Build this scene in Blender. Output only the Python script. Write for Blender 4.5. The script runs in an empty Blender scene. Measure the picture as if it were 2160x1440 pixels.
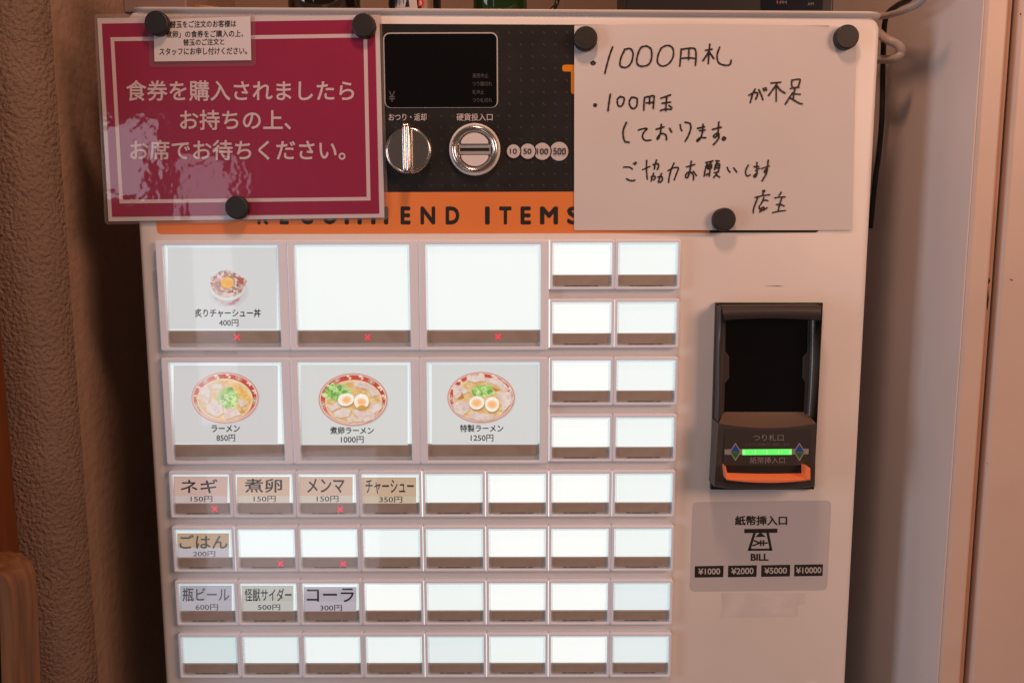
import bpy, math, random
import numpy as np
from mathutils import Vector, Matrix

random.seed(7)
SC = bpy.context.scene
COL = SC.collection

# ------------------------------------------------------------------ camera
CW, CH, LENS = 2160.0, 1440.0, 28.0
F = CW * LENS / 36.0
CAM = np.array([0.09546, -0.8283, 0.24678])
YAW, PIT, ROL = 0.00195, -0.12503, 0.00241
def _rot(a, b, c):
    ca, sa, cb, sb, cc, sc = math.cos(a), math.sin(a), math.cos(b), math.sin(b), math.cos(c), math.sin(c)
    return (np.array([[ca, -sa, 0], [sa, ca, 0], [0, 0, 1]]) @ np.array([[1, 0, 0], [0, cb, -sb], [0, sb, cb]])
            @ np.array([[cc, 0, sc], [0, 1, 0], [-sc, 0, cc]]))
ROT = _rot(YAW, PIT, ROL)
cd = bpy.data.cameras.new('camera'); cam = bpy.data.objects.new('camera', cd); COL.objects.link(cam)
cd.lens = LENS; cd.sensor_width = 36; cd.clip_start = 0.02; cd.clip_end = 50
cam.matrix_world = Matrix(((ROT[0, 0], ROT[0, 2], -ROT[0, 1], CAM[0]), (ROT[1, 0], ROT[1, 2], -ROT[1, 1], CAM[1]),
                           (ROT[2, 0], ROT[2, 2], -ROT[2, 1], CAM[2]), (0, 0, 0, 1)))
SC.camera = cam

# ------------------------------------------------------------------ world, lamps, exposure
w = bpy.data.worlds.new('World'); SC.world = w; w.use_nodes = True
bg = w.node_tree.nodes['Background']; bg.inputs[0].default_value = (1.0, 0.66, 0.50, 1); bg.inputs[1].default_value = 0.075
def area(name, loc, aim, sx, sy, watts, colour, shape='RECTANGLE'):
    l = bpy.data.lights.new(name, 'AREA'); l.shape = shape; l.size = sx
    if shape == 'RECTANGLE': l.size_y = sy
    l.energy = watts; l.color = colour
    o = bpy.data.objects.new(name, l); COL.objects.link(o); o.location = loc
    o.rotation_euler = (Vector(aim) - Vector(loc)).to_track_quat('-Z', 'Y').to_euler()
    return o
area('ceiling_lamp', (0.12, -0.46, 1.14), (0.12, 0.0, 0.15), 0.16, 0.16, 4.9, (1.0, 0.53, 0.34), 'DISK')
area('room_lamp', (1.75, -1.5, 0.9), (0.2, 0.0, 0.1), 0.8, 0.8, 23.5, (1.0, 0.545, 0.37))
area('window_light', (-1.20, -1.95, 0.53), (-0.6, 0.0, 0.2), 0.18, 0.26, 0.48, (0.84, 0.86, 1.0))
area('window_light', (-0.95, -1.95, 0.06), (-0.4, 0.0, 0.0), 0.13, 0.92, 0.85, (0.84, 0.86, 1.0))
area('window_light', (-0.70, -1.95, -0.76), (-0.3, 0.0, -0.2), 0.60, 0.50, 1.7, (0.84, 0.86, 1.0))
area('cool_fill', (-2.20, -1.10, 0.10), (0.30, 0.0, 0.0), 0.70, 1.30, 18.0, (0.82, 0.86, 1.0))  # added cool fill from the left for the side wall; no door there
SC.view_settings.view_transform = 'Standard'; SC.view_settings.look = 'None'
SC.view_settings.exposure = 0.0; SC.view_settings.gamma = 1.0; SC.view_settings.use_curve_mapping = False
SC.render.engine = 'CYCLES'
SC.cycles.use_denoising = True
SC.cycles.max_bounces = 8; SC.cycles.transparent_max_bounces = 12
SC.cycles.sample_clamp_indirect = 4.0

# ------------------------------------------------------------------ helpers
def ray(px, py):
    d = np.array([(px - CW / 2) / F, 1.0, -(py - CH / 2) / F]); return ROT @ d
def at(px, py, Y=0.0):
    """the point of the vertical plane y = Y that the photograph shows at pixel (px, py)"""
    d = ray(px, py); t = (Y - CAM[1]) / d[1]; p = CAM + t * d
    return (float(p[0]), Y, float(p[2]))
def at_x(px, py, X):
    d = ray(px, py); t = (X - CAM[0]) / d[0]; p = CAM + t * d
    return (X, float(p[1]), float(p[2]))
def S(r, g, b):
    def f(c):
        c /= 255.0
        return c / 12.92 if c <= 0.04045 else ((c + 0.055) / 1.055) ** 2.4
    return (f(r), f(g), f(b))

def mat(name, col, rough=0.5, metal=0.0, spec=0.5, var=0.0, vscale=8.0, bump=0.0, bscale=60.0, bdist=0.001,
        coat=0.0, emit=None, estr=0.0, kind='noise'):
    m = bpy.data.materials.new(name); m.use_nodes = True; nt = m.node_tree; p = nt.nodes['Principled BSDF']
    p.inputs['Base Color'].default_value = (*col, 1); p.inputs['Roughness'].default_value = rough
    p.inputs['Metallic'].default_value = metal; p.inputs['Specular IOR Level'].default_value = spec
    p.inputs['Coat Weight'].default_value = coat; p.inputs['Coat Roughness'].default_value = 0.04
    if emit:
        p.inputs['Emission Color'].default_value = (*emit, 1); p.inputs['Emission Strength'].default_value = estr
    tc = nt.nodes.new('ShaderNodeTexCoord')
    if var:
        n = nt.nodes.new('ShaderNodeTexNoise'); n.inputs['Scale'].default_value = vscale; n.inputs['Detail'].default_value = 6
        r = nt.nodes.new('ShaderNodeMapRange'); r.inputs['From Min'].default_value = 0.3; r.inputs['From Max'].default_value = 0.7
        r.inputs['To Min'].default_value = 1 - var; r.inputs['To Max'].default_value = 1 + var
        mx = nt.nodes.new('ShaderNodeVectorMath'); mx.operation = 'SCALE'; mx.inputs[0].default_value = col
        nt.links.new(tc.outputs['Object'], n.inputs['Vector']); nt.links.new(n.outputs['Fac'], r.inputs['Value'])
        nt.links.new(r.outputs['Result'], mx.inputs['Scale']); nt.links.new(mx.outputs[0], p.inputs['Base Color'])
    if bump:
        if kind == 'voronoi':
            n = nt.nodes.new('ShaderNodeTexVoronoi'); n.feature = 'SMOOTH_F1'; n.inputs['Scale'].default_value = bscale; out = n.outputs['Distance']
        else:
            n = nt.nodes.new('ShaderNodeTexNoise'); n.inputs['Scale'].default_value = bscale; n.inputs['Detail'].default_value = 3; out = n.outputs['Fac']
        b = nt.nodes.new('ShaderNodeBump'); b.inputs['Strength'].default_value = bump; b.inputs['Distance'].default_value = bdist
        nt.links.new(tc.outputs['Object'], n.inputs['Vector']); nt.links.new(out, b.inputs['Height'])
        nt.links.new(b.outputs['Normal'], p.inputs['Normal'])
        if coat: nt.links.new(b.outputs['Normal'], p.inputs['Coat Normal'])
    return m
def glassy(name, tint, opac=0.0, diff=(0.8, 0.8, 0.8), rough=0.03):
    """thin clear plastic: see-through, a little milky, with a fresnel reflection"""
    m = bpy.data.materials.new(name); m.use_nodes = True; nt = m.node_tree; nt.nodes.clear()
    o = nt.nodes.new('ShaderNodeOutputMaterial'); t = nt.nodes.new('ShaderNodeBsdfTransparent'); t.inputs[0].default_value = (*tint, 1)
    d = nt.nodes.new('ShaderNodeBsdfDiffuse'); d.inputs[0].default_value = (*diff, 1)
    g = nt.nodes.new('ShaderNodeBsdfGlossy'); g.inputs['Roughness'].default_value = rough
    fr = nt.nodes.new('ShaderNodeFresnel')
    ge = nt.nodes.new('ShaderNodeNewGeometry'); mr = nt.nodes.new('ShaderNodeMapRange')     # same reflection on both faces of the thin sheet
    mr.inputs['To Min'].default_value = 1.49; mr.inputs['To Max'].default_value = 1 / 1.49
    nt.links.new(ge.outputs['Backfacing'], mr.inputs['Value']); nt.links.new(mr.outputs['Result'], fr.inputs[0])
    a = nt.nodes.new('ShaderNodeMixShader'); a.inputs[0].default_value = opac
    b = nt.nodes.new('ShaderNodeMixShader')
    nt.links.new(t.outputs[0], a.inputs[1]); nt.links.new(d.outputs[0], a.inputs[2])
    nt.links.new(fr.outputs[0], b.inputs[0]); nt.links.new(a.outputs[0], b.inputs[1]); nt.links.new(g.outputs[0], b.inputs[2])
    nt.links.new(b.outputs[0], o.inputs[0]); return m
def backlit(name, col, strength, base=0.3, attr=None):
    """translucent print or diffuser lit from inside the machine"""
    m = bpy.data.materials.new(name); m.use_nodes = True; nt = m.node_tree; p = nt.nodes['Principled BSDF']
    p.inputs['Roughness'].default_value = 0.5; p.inputs['Specular IOR Level'].default_value = 0.2
    p.inputs['Base Color'].default_value = (*[c * base for c in col], 1)
    p.inputs['Emission Color'].default_value = (*col, 1); p.inputs['Emission Strength'].default_value = strength
    if attr:
        a = nt.nodes.new('ShaderNodeAttribute'); a.attribute_name = attr
        s = nt.nodes.new('ShaderNodeVectorMath'); s.operation = 'SCALE'; s.inputs['Scale'].default_value = base
        nt.links.new(a.outputs['Color'], s.inputs[0]); nt.links.new(s.outputs[0], p.inputs['Base Color'])
        nt.links.new(a.outputs['Color'], p.inputs['Emission Color'])
    return m

class MB:
    def __init__(s): s.v = []; s.f = []; s.m = []; s.sm = []; s.col = None
    def add(s, vs, fs, m=0, smooth=False):
        k = len(s.v); s.v += [tuple(v) for v in vs]
        for f in fs: s.f.append([i + k for i in f]); s.m.append(m); s.sm.append(smooth)
    def loops(s, ls, m=0, smooth=False, cap0=False, cap1=False, closed=True):
        n = len(ls[0]); vs = [p for l in ls for p in l]; fs = []
        for a in range(len(ls) - 1):
            for i in range(n if closed else n - 1):
                j = (i + 1) % n; fs.append([a * n + i, a * n + j, (a + 1) * n + j, (a + 1) * n + i])
        if cap0: fs.append(list(range(n))[::-1])
        if cap1: fs.append([(len(ls) - 1) * n + i for i in range(n)])
        s.add(vs, fs, m, smooth)
    def box(s, a, b, m=0):
        x0, y0, z0 = a; x1, y1, z1 = b
        s.add([(x0, y0, z0), (x1, y0, z0), (x1, y1, z0), (x0, y1, z0), (x0, y0, z1), (x1, y0, z1), (x1, y1, z1), (x0, y1, z1)],
              [[0, 3, 2, 1], [4, 5, 6, 7], [0, 1, 5, 4], [1, 2, 6, 5], [2, 3, 7, 6], [3, 0, 4, 7]], m)
    def flat(s, pts, m=0):            # a flat polygon from 3D points
        s.add(pts, [list(range(len(pts)))], m)
    def px(s, pts, Y, m=0):           # a flat polygon on plane y = Y from photo pixels
        s.flat([at(x, y, Y) for x, y in pts], m)
    def prism(s, pts, Y0, Y1, m=0):   # pixel outline on plane Y0 extruded straight back to Y1
        a = [at(x, y, Y0) for x, y in pts]; b = [(x, Y1, z) for x, _, z in a]
        s.loops([a, b], m, cap0=True, cap1=True)
    def disc(s, c, r, Y, m=0, n=40):
        s.flat([(c[0] + r * math.cos(t), Y, c[2] + r * math.sin(t)) for t in np.linspace(0, 2 * math.pi, n, endpoint=False)], m)
    def lathe_y(s, c, prof, m=0, n=48, cap=True):   # profile of (radius, Y) round an axis along Y
        ls = [[(c[0] + r * math.cos(t), Y, c[2] + r * math.sin(t)) for t in np.linspace(0, 2 * math.pi, n, endpoint=False)] for r, Y in prof]
        s.loops(ls, m, True)
        if cap: s.flat(list(ls[-1]), m)
    def lathe_z(s, c, prof, m=0, n=32):
        ls = [[(c[0] + r * math.cos(t), c[1] + r * math.sin(t), c[2] + z) for t in np.linspace(0, 2 * math.pi, n, endpoint=False)] for r, z in prof]
        s.loops(ls, m, True, cap0=True, cap1=True)
    def tube(s, pts, r, m=0, n=10):
        pts = [Vector(p) for p in pts]; ls = []
        for i, p in enumerate(pts):
            d = (pts[min(i + 1, len(pts) - 1)] - pts[max(i - 1, 0)]).normalized()
            u = d.orthogonal().normalized() if i == 0 else (u - d * u.dot(d)).normalized()
            v = d.cross(u); ls.append([tuple(p + (u * math.cos(t) + v * math.sin(t)) * r) for t in np.linspace(0, 2 * math.pi, n, endpoint=False)])
        s.loops(ls, m, True, cap0=True, cap1=True)
    def text(s, body, box, Y, m=0, bold=0.0, slant=0.0):
        """lettering stretched over the pixel box (x0, y0, x1, y1); Y is a number or a function of the pixel"""
        vs, fs = glyphs(body, 0.0)
        if bold:
            k = bold; offs = [(0, 0), (k, 0), (-k, 0), (0, k), (0, -k), (k * .7, k * .7), (-k * .7, k * .7), (k * .7, -k * .7), (-k * .7, -k * .7)]
            n = len(vs); fs = [[q + i * n for q in f] for i in range(len(offs)) for f in fs]
            vs = np.vstack([vs + np.array(o_) for o_ in offs])
        else: n = len(vs)
        x0, y0, x1, y1 = box; xa, ya = vs[:, 0].min(), vs[:, 1].min(); xb, yb = vs[:, 0].max(), vs[:, 1].max()
        out = []
        for q_, (gx, gy) in enumerate(vs):
            u = (gx - xa) / (xb - xa); v = (gy - ya) / (yb - ya)
            qx = x0 + u * (x1 - x0); qy = y1 + v * (y0 - y1) + slant * u
            out.append(at(qx, qy, (Y(qx, qy) if callable(Y) else Y) - (q_ // n) * 0.000012))
        s.add(out, fs, m)
    def stroke(s, pts, wd, Y, m=0):
        """one pen stroke: a smooth ribbon with round ends through pixel points"""
        P = [np.array(p, float) for p in pts]
        if len(P) > 2:
            Q = []
            E = [2 * P[0] - P[1]] + P + [2 * P[-1] - P[-2]]
            for i in range(1, len(E) - 2):
                for t in np.linspace(0, 1, 6, endpoint=False):
                    a, b, c, d = E[i - 1], E[i], E[i + 1], E[i + 2]
                    Q.append(0.5 * ((2 * b) + (c - a) * t + (2 * a - 5 * b + 4 * c - d) * t * t + (3 * b - a - 3 * c + d) * t ** 3))
            P = Q + [P[-1]]
        h = wd / 2; L = []; R = []; n = len(P)
        for i in range(n):
            d = P[min(i + 1, n - 1)] - P[max(i - 1, 0)]; d = d / (np.linalg.norm(d) + 1e-9); nrm = np.array([-d[1], d[0]])
            k = h * (1 + 0.12 * math.sin(i * 1.3 + P[0][0]))
            L.append(P[i] + nrm * k); R.append(P[i] - nrm * k)
        Yf = Y if callable(Y) else (lambda x, y: Y)
        pp = lambda q, e=0.0: at(q[0], q[1], Yf(q[0], q[1]) - e)
        s.loops([[pp(a) for a in L], [pp(b) for b in R]], m, closed=False)
        for e in (P[0], P[-1]):
            s.flat([pp((e[0] + h * math.cos(t), e[1] + h * math.sin(t)), 0.00006) for t in np.linspace(0, 2 * math.pi, 10, endpoint=False)], m)
    def build(s, name, mats, parent=None, loc=None, bevel=0.0, autosmooth=True):
        me = bpy.data.meshes.new(name); me.from_pydata(s.v, [], s.f); me.update()
        for mm in (mats if isinstance(mats, (list, tuple)) else [mats]): me.materials.append(mm)
        me.polygons.foreach_set('material_index', s.m); me.polygons.foreach_set('use_smooth', s.sm)
        if s.col is not None:
            a = me.color_attributes.new('print', 'FLOAT_COLOR', 'POINT')
            c = np.ones((len(s.v), 4), np.float32); c[:len(s.col), :3] = s.col; a.data.foreach_set('color', c.ravel())
        o = bpy.data.objects.new(name, me); COL.objects.link(o)
        if parent: o.parent = parent
        if loc: o.location = loc
        if bevel:
            b = o.modifiers.new('bevel', 'BEVEL'); b.width = bevel; b.segments = 3; b.limit_method = 'ANGLE'; b.angle_limit = math.radians(40)
            for p in me.polygons: p.use_smooth = True
            b.harden_normals = True
        return o
_gl = {}
def glyphs(body, bold):
    k = (body, bold)
    if k not in _gl:
        c = bpy.data.curves.new('lettering', 'FONT'); c.body = body; c.offset = bold; c.resolution_u = 4
        o = bpy.data.objects.new('lettering', c); COL.objects.link(o); bpy.context.view_layer.update()
        me = bpy.data.meshes.new_from_object(o.evaluated_get(bpy.context.evaluated_depsgraph_get()))
        vs = np.array([(v.co.x, v.co.y) for v in me.vertices]); fs = [list(p.vertices) for p in me.polygons]
        bpy.data.objects.remove(o); bpy.data.curves.remove(c); bpy.data.meshes.remove(me); _gl[k] = (vs, fs)
    return _gl[k]
def rrect(x0, z0, x1, z1, r, Y, n=4):
    """rounded rectangle loop, (x0, z0) lower left, on plane y = Y"""
    out = []
    for cx, cz, a in ((x1 - r, z1 - r, 0), (x0 + r, z1 - r, 90), (x0 + r, z0 + r, 180), (x1 - r, z0 + r, 270)):
        for i in range(n + 1):
            t = math.radians(a + 90 * i / n); out.append((cx + r * math.cos(t), Y, cz + r * math.sin(t)))
    return out
def thing(name, label, cat, loc=(0, 0, 0), group=None):
    o = bpy.data.objects.new(name, None); COL.objects.link(o); o.location = loc; o.empty_display_size = 0.05
    return tag(o, label, cat, group)
def tag(o, label, cat=None, group=None, kind=None):
    o['label'] = label
    if cat: o['category'] = cat
    if group: o['group'] = group
    if kind: o['kind'] = kind
    return o

# ------------------------------------------------------------------ materials
BODY = mat('painted_body', (0.75, 0.74, 0.725), 0.40, var=0.04, vscale=7, bump=0.04, bscale=420, bdist=0.0004)
HOUSE = mat('glowing_button_plastic', (0.78, 0.77, 0.79), 0.3, var=0.02, vscale=30, emit=(0.72, 0.80, 1.0), estr=0.085)  # faint lilac emission stands in for backlight glowing through the frames
FROST = mat('frosted_plastic', (0.66, 0.67, 0.68), 0.3)
LAMPSTRIP = mat('lamp_strip', (0.42, 0.335, 0.28), 0.22, var=0.10, vscale=45)
DARK = mat('dark_gap', (0.02, 0.022, 0.02), 0.5)
CLEAR = glassy('clear_cap', (0.97, 0.985, 0.98), 0.03)
RIM = glassy('clear_rim', (0.90, 0.94, 0.95), 0.14, (0.75, 0.8, 0.83), 0.12)
LEAK = backlit('light_leak', (1.0, 0.99, 0.96), 1.0)
LEAKB = backlit('light_leak_blue', (0.72, 0.80, 1.0), 0.7)
GLOWS = [backlit('diffuser_bright', (0.97, 1.0, 0.985), 0.95), backlit('diffuser_white', (0.92, 0.99, 0.985), 0.90),
         backlit('diffuser_pale', (0.88, 0.97, 0.98), 0.83), backlit('diffuser_dim', (0.79, 0.91, 0.92), 0.77)]
INKCARD = backlit('printed_lettering', (0.03, 0.034, 0.034), 0.3)
INKWARM = backlit('printed_lettering_brown', (0.05, 0.04, 0.037), 0.5)
INKGREY = backlit('printed_lettering_grey', (0.13, 0.12, 0.14), 0.5)
PRINT = backlit('menu_print', (1, 1, 1), 1.02, 0.25, 'print')
CROSS = mat('sold_out_led', (0.4, 0.02, 0.03), 0.4, emit=(1.0, 0.06, 0.10), estr=0.85)
CHROME = mat('chrome', (0.74, 0.72, 0.70), 0.2, 1.0, var=0.03, vscale=60)
SATIN = mat('satin_metal', (0.70, 0.67, 0.65), 0.4, 0.7)
WHITEP = mat('white_plastic', (0.72, 0.70, 0.68), 0.3)
HEAD = mat('header_film', (0.022, 0.021, 0.021), 0.3, var=0.15, vscale=40)
HDOT = mat('header_pattern', (0.055, 0.056, 0.06), 0.35)
ORANGE = mat('orange_film', (0.82, 0.25, 0.065), 0.35, var=0.03, vscale=12)
ORANGEL = mat('orange_letter', (0.72, 0.26, 0.02), 0.35)
BLACKL = mat('black_letter', (0.025, 0.022, 0.02), 0.4)
PALEL = mat('pale_lettering', (0.60, 0.56, 0.55), 0.4)
GREYL = mat('grey_lettering', (0.105, 0.10, 0.10), 0.4)
SCREEN = mat('black_glass', (0.004, 0.004, 0.005), 0.06, spec=0.5)
EDGE = mat('display_edge', (0.5, 0.49, 0.48), 0.25)
RUBBER = mat('magnet_rubber', (0.017, 0.016, 0.016), 0.5, var=0.15, vscale=90, bump=0.15, bscale=300, bdist=0.0005)
PAPER = mat('white_paper', (0.66, 0.64, 0.63), 0.62, var=0.02, vscale=9, bump=0.3, bscale=9, bdist=0.004)
MARKER = mat('marker_ink', (0.012, 0.009, 0.008), 0.5)

exec_later = []
FY = 0.008          # the cabinet's front sheet; the button frames stand 8 mm proud of it, their faces on y = 0
EPS = 0.00012
# ------------------------------------------------------------------ setting: walls round the machine
STUCCO = mat('stucco', (0.225, 0.155, 0.115), 0.75, var=0.10, vscale=22, bump=1.0, bscale=240, bdist=0.0048, kind='noise')
STUCCOF = mat('stucco_smooth', (0.33, 0.225, 0.165), 0.8, var=0.06, vscale=9, bump=0.5, bscale=90, bdist=0.004)
cx = at(112, 720, 0.0)[0]
m = MB(); R = 0.04
prof = [(-1.6, 0.0)] + [(cx - R + R * math.sin(a), R - R * math.cos(a)) for a in np.linspace(0, math.pi / 2, 9)]
nv = len(prof)
m.loops([[(x, y, -0.75) for x, y in prof], [(x, y, 1.7) for x, y in prof]], 0, True, closed=False)
m.loops([[(cx, R, -0.75), (cx, 0.62, -0.75)], [(cx, R, 1.7), (cx, 0.62, 1.7)]], 1, False, closed=False)
tag(m.build('stucco_wall', [STUCCO, STUCCOF]), 'rough brown stucco wall with a rounded corner beside the machine', 'wall', kind='structure')
m = MB(); m.box((cx, 0.62, -0.75), (1.2, 0.66, 1.7))
tag(m.build('back_wall', mat('back_paint', (0.33, 0.235, 0.18), 0.8, var=0.06, vscale=6)), 'dim brown wall behind the machine and the bottles', 'wall', kind='structure')
sx = at(2030, 720, -0.05)[0]
m = MB(); m.box((sx - 0.0012, -0.0482, -0.75), (sx - 0.0001, 0.0105, 1.7)); m.box((sx - 0.0012, 0.0105, -0.75), (sx + 0.05, 0.62, 1.7))
tag(m.build('side_wall', mat('side_paint', (0.72, 0.64, 0.60), 0.6, var=0.05, vscale=5)), 'shaded wall of the recess between the machine and the painted door frame', 'wall', kind='structure')

# painted door frame on the right: stile, rebate, edge bead, door board
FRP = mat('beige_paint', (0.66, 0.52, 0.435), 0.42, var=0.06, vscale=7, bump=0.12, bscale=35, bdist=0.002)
FRD = mat('beige_paint_dark', (0.48, 0.27, 0.18), 0.55, var=0.12, vscale=16)  # darker, more orange tone for the rebate
BEAD = mat('grey_bead', (0.26, 0.24, 0.225), 0.4)
HOLE = mat('bare_wood_hole', (0.035, 0.02, 0.014), 0.9)
df = thing('door_frame', 'beige painted wooden door frame standing right of the machine, chipped paint', 'door frame', (sx, -0.05, -0.75))
def local(mb, o):
    ox, oy, oz = o.location; mb.v = [(x - ox, y - oy, z - oz) for x, y, z in mb.v]; return mb
YD = -0.05
x1 = at(2079, 720, YD)[0]; x2 = at(2093, 720, YD)[0]; x3 = at(2103, 720, YD)[0]
m = MB(); m.box((sx, YD, -0.75), (x1, YD + 0.06, 1.7)); local(m, df).build('stile', FRP, df, bevel=0.004)
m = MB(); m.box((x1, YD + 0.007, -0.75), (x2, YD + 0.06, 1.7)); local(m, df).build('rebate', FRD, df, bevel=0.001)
m = MB(); m.box((x2, YD + 0.016, -0.75), (x3, YD + 0.06, 1.7)); local(m, df).build('seal_strip', BEAD, df, bevel=0.001)
m = MB(); m.box((x3, YD + 0.002, -0.75), (x3 + 0.30, YD + 0.06, 1.7)); local(m, df).build('board', FRP, df, bevel=0.004)
m = MB()
for pts in ([(2077, 587), (2085, 583), (2089, 592), (2085, 600), (2078, 598)], [(2079, 601), (2084, 603), (2086, 630), (2083, 655), (2080, 628)],
            [(2023, 1268), (2034, 1266), (2033, 1276), (2023, 1274)], [(2021, 1283), (2028, 1290), (2027, 1312), (2021, 1300)], [(2082, 545), (2088, 543), (2087, 556), (2083, 553)]):
    m.px(pts, YD + 0.0066)
for pts in ([(2151, 29), (2154, 28), (2154, 32), (2151, 32)], [(2081, 977), (2083, 976), (2083, 979)], [(2128, 588), (2137, 590), (2136, 592)]):
    m.px(pts, YD + 0.0016)
local(m, df).build('chip', HOLE, df)
m = MB(); m.box((sx - 0.001 + 0.0, -0.051, -0.76), (x3 + 0.3, -0.0, -0.7501)); local(m, df).build('foot_block', FRP, df)

# wooden board and chair at the far left
WOOD = mat('orange_wood', (0.16, 0.046, 0.014), 0.4, var=0.25, vscale=20)
def grain(mm, sq):      # stretch a material's noise along the timber
    nt = mm.node_tree
    for n in nt.nodes:
        if n.type == 'TEX_NOISE':
            mp = nt.nodes.new('ShaderNodeMapping'); mp.inputs['Scale'].default_value = sq
            src = n.inputs['Vector'].links[0].from_socket; nt.links.new(src, mp.inputs[0]); nt.links.new(mp.outputs[0], n.inputs['Vector'])
grain(WOOD, (6, 6, 0.35))
wx = at(26, 960, -0.002)[0]
m = MB(); m.box((wx - 0.14, -0.11, -0.75), (wx, -0.002, 1.7))
tag(m.build('wooden_board', WOOD, bevel=0.003), 'varnished orange wooden board fixed upright against the stucco wall', 'board')
CHW = mat('chair_wood', (0.17, 0.072, 0.028), 0.6, spec=0.2, var=0.35, vscale=26); grain(CHW, (6, 6, 0.3))
CHD = mat('chair_wood_dark', (0.045, 0.019, 0.010), 0.6, var=0.2, vscale=14)
YC = -0.20
ch = thing('wooden_chair', 'brown wooden chair with a rounded top corner in front of the orange board', 'chair', at(0, 1500, YC))
m = MB()
out = [(-160, 1212), (0, 1196), (28, 1203), (48, 1222), (56, 1245), (62, 1300), (72, 1640), (42, 1640), (34, 1300), (26, 1258), (10, 1240), (-160, 1244)]
a = [at(x - 34, y, YC) for x, y in out]; b = [(x, YC + 0.035, z) for x, _, z in a]
m.loops([a, b], 0, cap0=False, cap1=False)
for L in (a, b):
    n = len(L)
    for i in range(n // 2 - 1): m.flat([L[i], L[i + 1], L[n - 2 - i], L[n - 1 - i]])
local(m, ch).build('frame', CHW, ch, bevel=0.004)
m = MB(); m.prism([(-190, 1246), (-28, 1244), (-12, 1262), (-4, 1302), (4, 1640), (-190, 1640)], YC + 0.012, YC + 0.024); local(m, ch).build('backrest', CHD, ch)

# ------------------------------------------------------------------ the ticket machine
xl = at(319, 965, FY)[0]; xr = at(1822, 740, FY)[0]; zt = at(1500, 31, FY)[2]; ZB = -0.72
VM = thing('ticket_machine', 'white ticket vending machine with rows of lit menu buttons and a bill slot', 'ticket machine', (0, 0.2, ZB))
OFF = Vector((0, -0.2, -ZB))
def part(mb, name, mats, parent=None, bevel=0.0, label=None):
    if parent is None:
        o = mb.build(name, mats, VM, OFF, bevel)
    else:
        o = mb.build(name, mats, parent, None, bevel)
    if label: o['label'] = label
    return o
m = MB()       # front door sheet with rolled edges, cabinet behind
zl, zr = at(820, 26, FY)[2], at(1800, 34, FY)[2]
def tilt(loop): return [(x, y, z + (0 if z < 0.3 else (zl - zt) + (zr - zl) * (x - 0.0) / 0.45)) for x, y, z in loop]
r = 0.013
m.loops([rrect(xl + 0.012, ZB, xr - 0.012, zt - 0.012, r, FY + 0.30), rrect(xl + 0.012, ZB, xr - 0.012, zt - 0.012, r, FY + 0.035)], 0, True)
m.loops([tilt(rrect(xl + d, ZB + d, xr - d, zt - d, r, y, 6)) for d, y in ((0.012, FY + 0.0351), (0.0, FY + 0.034), (0.0, FY + 0.006), (0.0008, FY + 0.0030), (0.0025, FY + 0.0009), (0.005, FY))], 0, True, cap1=True)
part(m, 'cabinet', BODY)

# header film: dark patterned field, orange band with lettering, black end of the band
HY = FY - EPS
hx0 = at(331, 492, HY)[0]; hx1 = at(1729, 492, HY)[0]; hxo = at(1497, 490, HY)[0]
hz0 = at(1000, 492.5, HY)[2]; hzb = at(1000, 405, HY)[2]; hz1l = at(820, 47, HY)[2]
m = MB()
m.flat([(hx0, HY, hzb), (hx1, HY, hzb), (hx1, HY, at(1700, 55, HY)[2]), (hx0, HY, hz1l)], 0)
lo = rrect(hx0, hz0, hx1, hzb, 0.006, HY)
m.flat([(hx0, HY, hzb), *[p for p in rrect(hx0, hz0, hx0 + 0.05, hzb, 0.005, HY)[10:15]], (hxo, HY, hz0), (hxo, HY, hzb)], 1)
m.flat([(hxo, HY, hzb), (hxo, HY, hz0), *[p for p in rrect(hx1 - 0.05, hz0, hx1, hzb, 0.005, HY)[15:20]], (hx1, HY, hzb)], 0)
st = 0.01166
for i in range(60):
    for j in range(16):
        X = hx0 + 0.006 + i * st; Z = hzb + 0.006 + j * st
        if X > hx1 - 0.004 or Z > hz1l - 0.008: continue
        d = 0.0016
        m.flat([(X - d, HY - EPS, Z + d), (X - d * .2, HY - EPS, Z + d), (X + d, HY - EPS, Z - d * .4), (X + d * .2, HY - EPS, Z - d * .4)], 2)
for ch_, a0, a1 in (('R', 543, 566), ('E', 590, 609), ('C', 633, 660), ('O', 680, 711), ('M', 727, 763), ('M', 783, 819), ('E', 845, 866), ('N', 887, 918),
                    ('D', 940, 969), ('I', 1023, 1033), ('T', 1053, 1079), ('E', 1098, 1120), ('M', 1139, 1177), ('S', 1196, 1222)):
    m.text(ch_, (a0, 435.5, a1, 473.5), HY - EPS, 3, 0.04)
m.text('T', (1186, 137, 1238, 199), HY - EPS, 4, 0.045)
m.text('おつり・返却', (820, 239.5, 899.5, 255), HY - EPS, 5, 0.010)
m.text('硬貨投入口', (963, 239.5, 1039, 255), HY - EPS, 5, 0.010)
for k, (c, rr, s_, bx) in enumerate((((1179.2, 319.4), 19.5, '500', (1167, 312, 1194, 326.5)), ((1143.8, 319.4), 17.6, '100', (1133, 313, 1156.5, 325.5)),
                                     ((1113.4, 319.2), 15.7, '50', (1104, 313.5, 1121, 325)), ((1083.3, 319.2), 14.0, '10', (1075.5, 313.5, 1090, 325)))):
    Yk = HY - EPS * (1 + 2 * k); C = at(*c, Yk); sc = at(c[0] + 1, c[1], Yk)[0] - C[0]
    m.disc(C, (rr + 2.6) * sc, Yk, 0); m.disc(C, rr * sc, Yk - EPS, 5)
    m.text(s_, bx, HY - EPS * 10, 3, 0.008)
part(m, 'header_panel', [HEAD, ORANGE, HDOT, BLACKL, ORANGEL, PALEL])

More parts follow.
